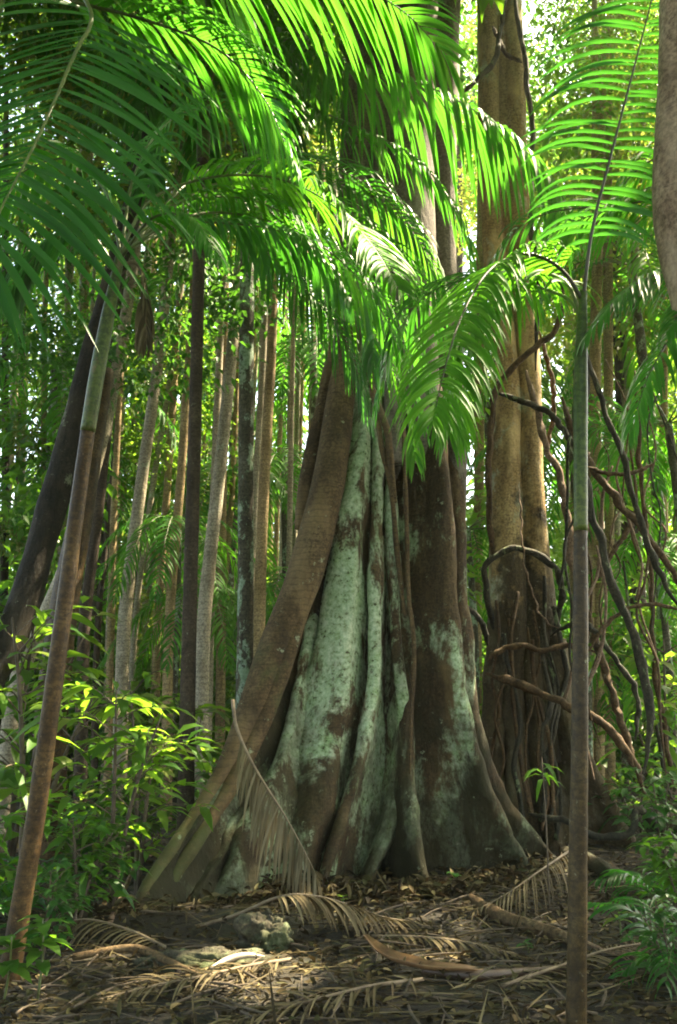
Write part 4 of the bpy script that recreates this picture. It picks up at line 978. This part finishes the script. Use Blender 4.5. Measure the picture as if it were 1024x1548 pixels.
solo('curled_litter', g, M['litter'], 'larger curled dead leaves lying on top of the litter', 'leaf litter', kind='stuff')
g = G(); P = scatter(900, -4, 4.2, 3.8, 12, r)
for p in P:
    a = r.uniform(0, 6.28); L = r.uniform(.15, .7); d = np.array([math.cos(a), math.sin(a), 0])*L
    q = p + d; q[2] = gz(q[0], q[1])+r.uniform(.0, .06)
    mid = (p+q)/2 + np.array([r.normal(0, .03), r.normal(0, .03), .025])
    tube(g, [p+[0, 0, .015], mid, q], [r.uniform(.003, .009)]*2+[.002], 7, 5)
solo('twig_litter', g, M['twig'], 'fallen twigs strewn through the leaf litter', 'twigs', kind='stuff')
g = G(); P = scatter(3200, -3.6, 3.8, 3.9, 10, r)   # loose dry palm leaflets
n = len(P); D = unit(np.stack([r.normal(1, .8, n), r.normal(0, .5, n), r.normal(0.05, .1, n)], 1)); S = np.cross(D, unit(np.stack([r.normal(0, .3, n), r.normal(0, .3, n), np.ones(n)], 1)))
P[:, 2] += r.uniform(.01, .04, n)
leaves(g, P, D, S, r.uniform(.15, .45, n), r.uniform(.003, .008, n), .4, .02, True)
solo('straw_litter', g, M['straw'], 'dry straw coloured palm leaflets scattered over the ground', 'leaf litter', kind='stuff')

def dead_frond(label, path, **kw):
    P = ats(path); t = thing('fallen_frond', label, 'dead frond', P[-1], 'dead palm fronds on the forest floor')
    frond(t, path, mat=kw.pop('mat', 'dry'), rmat='dry_rachis', name='leaflets', **kw)
    return t
dead_frond('dead frond propped against the left buttress root with leaflets hanging', [(352, 1058, 7.3), (358, 1100, 7.25), (385, 1160, 7.2), (430, 1232, 7.2), (462, 1290, 7.15), (482, 1330, 7.1)], L=.56, n=42, w=.010, hang=.55, ang=58, rr=.017, seed=61, start=.22, tip=.6, roll=1.35, sides=(-1, -1), mat='dry_pale', jit=.14)
def gpath(pts, lift=.05):
    out = []
    for px, py, dz in pts:
        p = on_ground(px, py); p[2] += dz; out.append(p)
    return np.array(out)
def ground_frond(label, pts, **kw):
    P = gpath(pts); t = thing('fallen_frond', label, 'dead frond', P[0]-[0, 0, pts[0][2]], 'dead palm fronds on the forest floor')
    frond(t, P, mat=kw.pop('mat', 'dry'), rmat='dry_rachis', name='leaflets', world_path=True, **kw)
ground_frond('long dead frond arched across the ground before the giant fig', [(270, 1420, .05), (350, 1420, .14), (430, 1425, .28), (500, 1420, .24), (580, 1410, .1), (655, 1400, .02)], L=.4, n=44, w=.010, hang=.7, ang=42, rr=.014, seed=62, start=.35, lift=.2)
ground_frond('grey dead frond lying at the foot of the right buttress root', [(870, 1350, .35), (820, 1375, .28), (770, 1385, .16), (715, 1390, .05)], L=.38, n=34, w=.007, hang=1.1, ang=50, rr=.013, seed=63, start=.08)
ground_frond('dead frond lying along the bottom edge left of centre', [(440, 1462, .04), (380, 1474, .05), (300, 1492, .05), (220, 1505, .04), (120, 1525, .02)], L=.34, n=44, w=.007, hang=.25, ang=45, rr=.013, jit=.22, seed=64, start=.05, lift=.1)
ground_frond('dead frond spread over the bottom edge near the middle', [(640, 1490, .03), (560, 1510, .06), (480, 1530, .06), (380, 1550, .04), (300, 1570, .02)], L=.34, n=44, w=.007, hang=.2, ang=45, rr=.012, jit=.22, seed=65, start=.05, lift=.1)
ground_frond('shadowed dead frond at the bottom right behind the palm stem', [(760, 1500, .03), (850, 1480, .07), (930, 1455, .08), (1030, 1430, .04)], L=.32, n=34, w=.007, hang=.3, ang=45, rr=.012, seed=66, start=.05, lift=.1)
ground_frond('small dead frond at the foot of the leaning palm', [(250, 1440, .03), (190, 1430, .10), (120, 1420, .12), (60, 1425, .04)], L=.3, n=30, w=.007, hang=.6, ang=45, rr=.012, seed=67, start=.05, lift=.1)
ground_frond('dead frond lying between the fig and the bottom edge on the right', [(560, 1420, .02), (640, 1432, .06), (720, 1440, .05), (800, 1455, .02)], L=.26, n=30, w=.008, hang=.3, ang=45, rr=.010, seed=68, start=.05, lift=.1)

# fallen sheath, logs, rock, sticks
g = G(); P = gpath([(552, 1440, .10), (585, 1462, .06), (640, 1478, .05), (700, 1482, .05), (745, 1480, .04)])
Pc = catmull(P, 30); T = unit(np.gradient(Pc, axis=0)); wd = np.interp(np.linspace(0, 1, 30), [0, .2, .5, .85, 1], [.012, .035, .06, .04, .008])
V = []
for k in range(30):
    s = unit(np.cross(T[k], [0, 0, 1.]))
    for q in np.linspace(-1, 1, 7): V.append(Pc[k] + s*wd[k]*q + np.array([0, 0, .6*wd[k]*q*q]))
    for q in np.linspace(1, -1, 7): V.append(Pc[k] + s*wd[k]*q + np.array([0, 0, .6*wd[k]*q*q-.006]))
i, j = np.meshgrid(np.arange(29), np.arange(14), indexing='ij'); j2 = (j+1) % 14
g.add(V, None, np.stack([i*14+j, i*14+j2, (i+1)*14+j2, (i+1)*14+j], -1).reshape(-1, 4))
solo('palm_sheath', g, M['spathe'], 'curled orange brown palm sheath lying in front of the giant fig', 'palm sheath', loc=P[2])
g = G(); P = gpath([(318, 1478, .05), (345, 1470, .07), (372, 1464, .07), (400, 1460, .05)])
tube(g, P, [.008, .017, .016, .005], 24, 10, .15, 8, 4)
solo('palm_sheath', g, M['sheath_pale'], 'pale sheath lying in the sunny spot near the bottom left', 'palm sheath', loc=P[1])
def stick(name, label, cat, pts, rad, mat, group=None, seed=0, rough=.2):
    P = gpath(pts); g = G(); tube(g, P, rad, 40, 10, rough, 6, seed); solo(name, g, M[mat], label, cat, group, loc=P[len(P)//2])
stick('fallen_branch', 'crooked mossy brown branch lying below the right buttress', 'branch', [(712, 1365, .04), (745, 1390, .05), (790, 1408, .05), (850, 1425, .04), (880, 1440, .02)], [.03, .05, .045, .04, .02], 'log', seed=3)
stick('fallen_branch', 'dark flattened branch running right from the orange brown sheath', 'branch', [(640, 1476, .03), (720, 1484, .03), (800, 1478, .03), (870, 1470, .03)], [.03, .03, .025, .02], 'spathe_dark', seed=4)
stick('fallen_branch', 'thin pale branch along the bottom right edge', 'branch', [(870, 1425, .03), (930, 1452, .04), (1000, 1462, .04), (1050, 1460, .02)], [.012, .012, .01, .006], 'vine_pale', seed=5)
stick('fallen_branch', 'leaning grey branch at the foot of the left undergrowth', 'branch', [(165, 1400, .02), (190, 1375, .18), (215, 1350, .4)], [.02, .018, .008], 'vine_pale', seed=6)
stick('fallen_branch', 'earthy brown branch lying left of the rock', 'branch', [(110, 1455, .03), (200, 1450, .06), (260, 1470, .05), (300, 1480, .02)], [.02, .022, .02, .01], 'log', seed=7)
stick('surface_root', 'big mossy surface root crawling right from the twin columned tree', 'root', [(860, 1265, .1), (920, 1260, .18), (990, 1265, .16), (1060, 1280, .05)], [.16, .16, .14, .1], 'fig', seed=8, rough=.15)
stick('surface_root', 'low root curving from the twin columned tree base behind the palm stem', 'root', [(860, 1300, .04), (905, 1320, .06), (940, 1345, .02)], [.1, .08, .04], 'fig', seed=9, rough=.15)
stick('broken_stump', 'short broken dark stub standing in the bottom litter', 'stump', [(266, 1500, -.02), (268, 1492, .03), (269, 1490, .08)], [.03, .028, .018], 'dark_bark', seed=10)

def rock(label, px, py, dims, seed, dz=0):
    p = on_ground(px, py); n = 40; V = []; 
    for a in range(n):
        for b_ in range(n*2):
            th = math.pi*a/(n-1); ph = math.pi*b_/n
            d = np.array([math.sin(th)*math.cos(ph), math.sin(th)*math.sin(ph), math.cos(th)])
            k = 1+.45*noise.fractal(tuple(d*1.4+seed), .8, 2., 4)+.16*noise.fractal(tuple(d*5+seed), .7, 2, 3)
            V.append(p + d*k*np.array(dims) + np.array([0, 0, dz]))
    i, j = np.meshgrid(np.arange(n-1), np.arange(n*2), indexing='ij'); j2 = (j+1) % (n*2); m2 = n*2
    g = G(); g.add(V, None, np.stack([i*m2+j, (i+1)*m2+j, (i+1)*m2+j2, i*m2+j2], -1).reshape(-1, 4))
    solo('mossy_rock', g, M['rock'], label, 'rock', loc=p)
rock('mossy grey green rock under the arched dead frond', 402, 1430, (.18, .14, .15), 4.4, .04)
rock('long low earthy rock left of the mossy rock', 310, 1455, (.40, .12, .09), 8.1, -.02)

# small green plants on the floor
def seedling(label, p, n, L, Wd, h, mat, seed, droop=.5, spread=1.):
    r = np.random.default_rng(seed); t = thing('seedling', label, 'seedling', p, None)
    g = G(); top = p + np.array([r.normal(0, .02), r.normal(0, .02), h]); tube(g, [p-[0, 0, .05], (p+top)/2+[.01, .01, 0], top], [.008, .006, .004], 12, 6); part('stem', g, M['twig'] if h > .4 else M['rachis'], t)
    gl = G(); a = np.arange(n)*2.4+r.uniform(0, .5, n); f = np.where(h > .4, r.uniform(.82, 1, n), r.uniform(.4, 1, n))
    P = p + (top-p)*f[:, None]
    D = np.stack([np.cos(a)*spread, np.sin(a)*spread, r.uniform(.1, .8, n)], 1); S = np.cross(unit(D), [0, 0, 1.])
    leaves(gl, P, D, S, L*r.uniform(.7, 1.15, n), np.full(n, Wd), .2, droop, True); part('leaf_cluster', gl, M[mat], t)
def gp(px, py): return on_ground(px, py)
def gat(px, Y):
    x = (px-512)/F/1.05*Y; return np.array([x, Y, gz(x, Y)])
seedling('bare stemmed seedling with a tuft of strap leaves before the dark tree base', gat(822, 7.0), 9, .26, .02, 1.12, 'leaf_a', 1, .8)
seedling('broad leaved seedling in the bottom left corner', gat(78, 4.95), 18, .17, .04, .40, 'leaf_a', 2, .5)
seedling('second broad leaved seedling hard on the bottom left corner edge', gat(28, 4.85), 16, .17, .04, .34, 'leaf_a', 3, .5)
seedling('little two leaved seedling at the end of the left buttress root', gp(235, 1408), 5, .11, .03, .08, 'leaf_a', 4, .3)
seedling('small seedling at the foot of the forked root', gp(690, 1345), 8, .12, .03, .14, 'leaf_c', 5, .4)
seedling('tiny seedling beside the long arched dead frond', gp(515, 1372), 6, .07, .018, .08, 'leaf_b', 6, .3)
seedling('bright small seedling right of the slender palm stem', gp(938, 1420), 6, .14, .022, .16, 'leaf_b', 7, .5)
seedling('small dark seedling on the lower right litter', gp(800, 1440), 6, .07, .02, .07, 'leaf_c', 8, .3)
def tuft(label, p, seed, n=9, s=.6):
    t = thing('palm_seedling', label, 'palm seedling', p); r = random.Random(seed)
    for k in range(n):
        a = k*2.4; e = r.uniform(.5, 1.1); q_ = s*r.uniform(.8, 1.1)
        pth = [p+np.array([math.cos(a)*q_*q, math.sin(a)*q_*q, e*s*1.6*q-1.0*s*q*q]) for q in (0, .25, .55, 1)]
        frond(t, pth, .26, 14, .011, .35, 45, 'frond_deep', rr=.006, seed=seed*10+k, world_path=True)
tuft('dark green palm seedling in the lower right corner', gat(1010, 5.3), 1, 9, .62)
tuft('palm seedling with feathery leaves near the surface root at right', gat(985, 7.2), 2, 7, .5)
tuft('palm seedling half hidden at the left edge of the undergrowth', gat(30, 6.6), 3, 7, .6)
# ------------------------------------------------------------------ forest air
m, nt, out = new_mat('haze')
pv = nt.nodes.new('ShaderNodeVolumePrincipled'); pv.inputs['Color'].default_value = (.95, 1, .85, 1); pv.inputs['Density'].default_value = .0008; pv.inputs['Anisotropy'].default_value = .3
nt.links.new(pv.outputs[0], out.inputs['Volume']); M['haze'] = m
g = G(); a0 = np.array([-160., -70, -4]); a1 = np.array([160., 230, 45])
g.add([[(a0, a1)[x][0], (a0, a1)[y][1], (a0, a1)[z][2]] for x in (0, 1) for y in (0, 1) for z in (0, 1)], None, [[0, 1, 3, 2], [4, 6, 7, 5], [0, 4, 5, 1], [2, 3, 7, 6], [0, 2, 6, 4], [1, 5, 7, 3]])
solo('haze', g, M['haze'], 'pale forest air between the trunks', 'haze', kind='stuff', smooth=False)
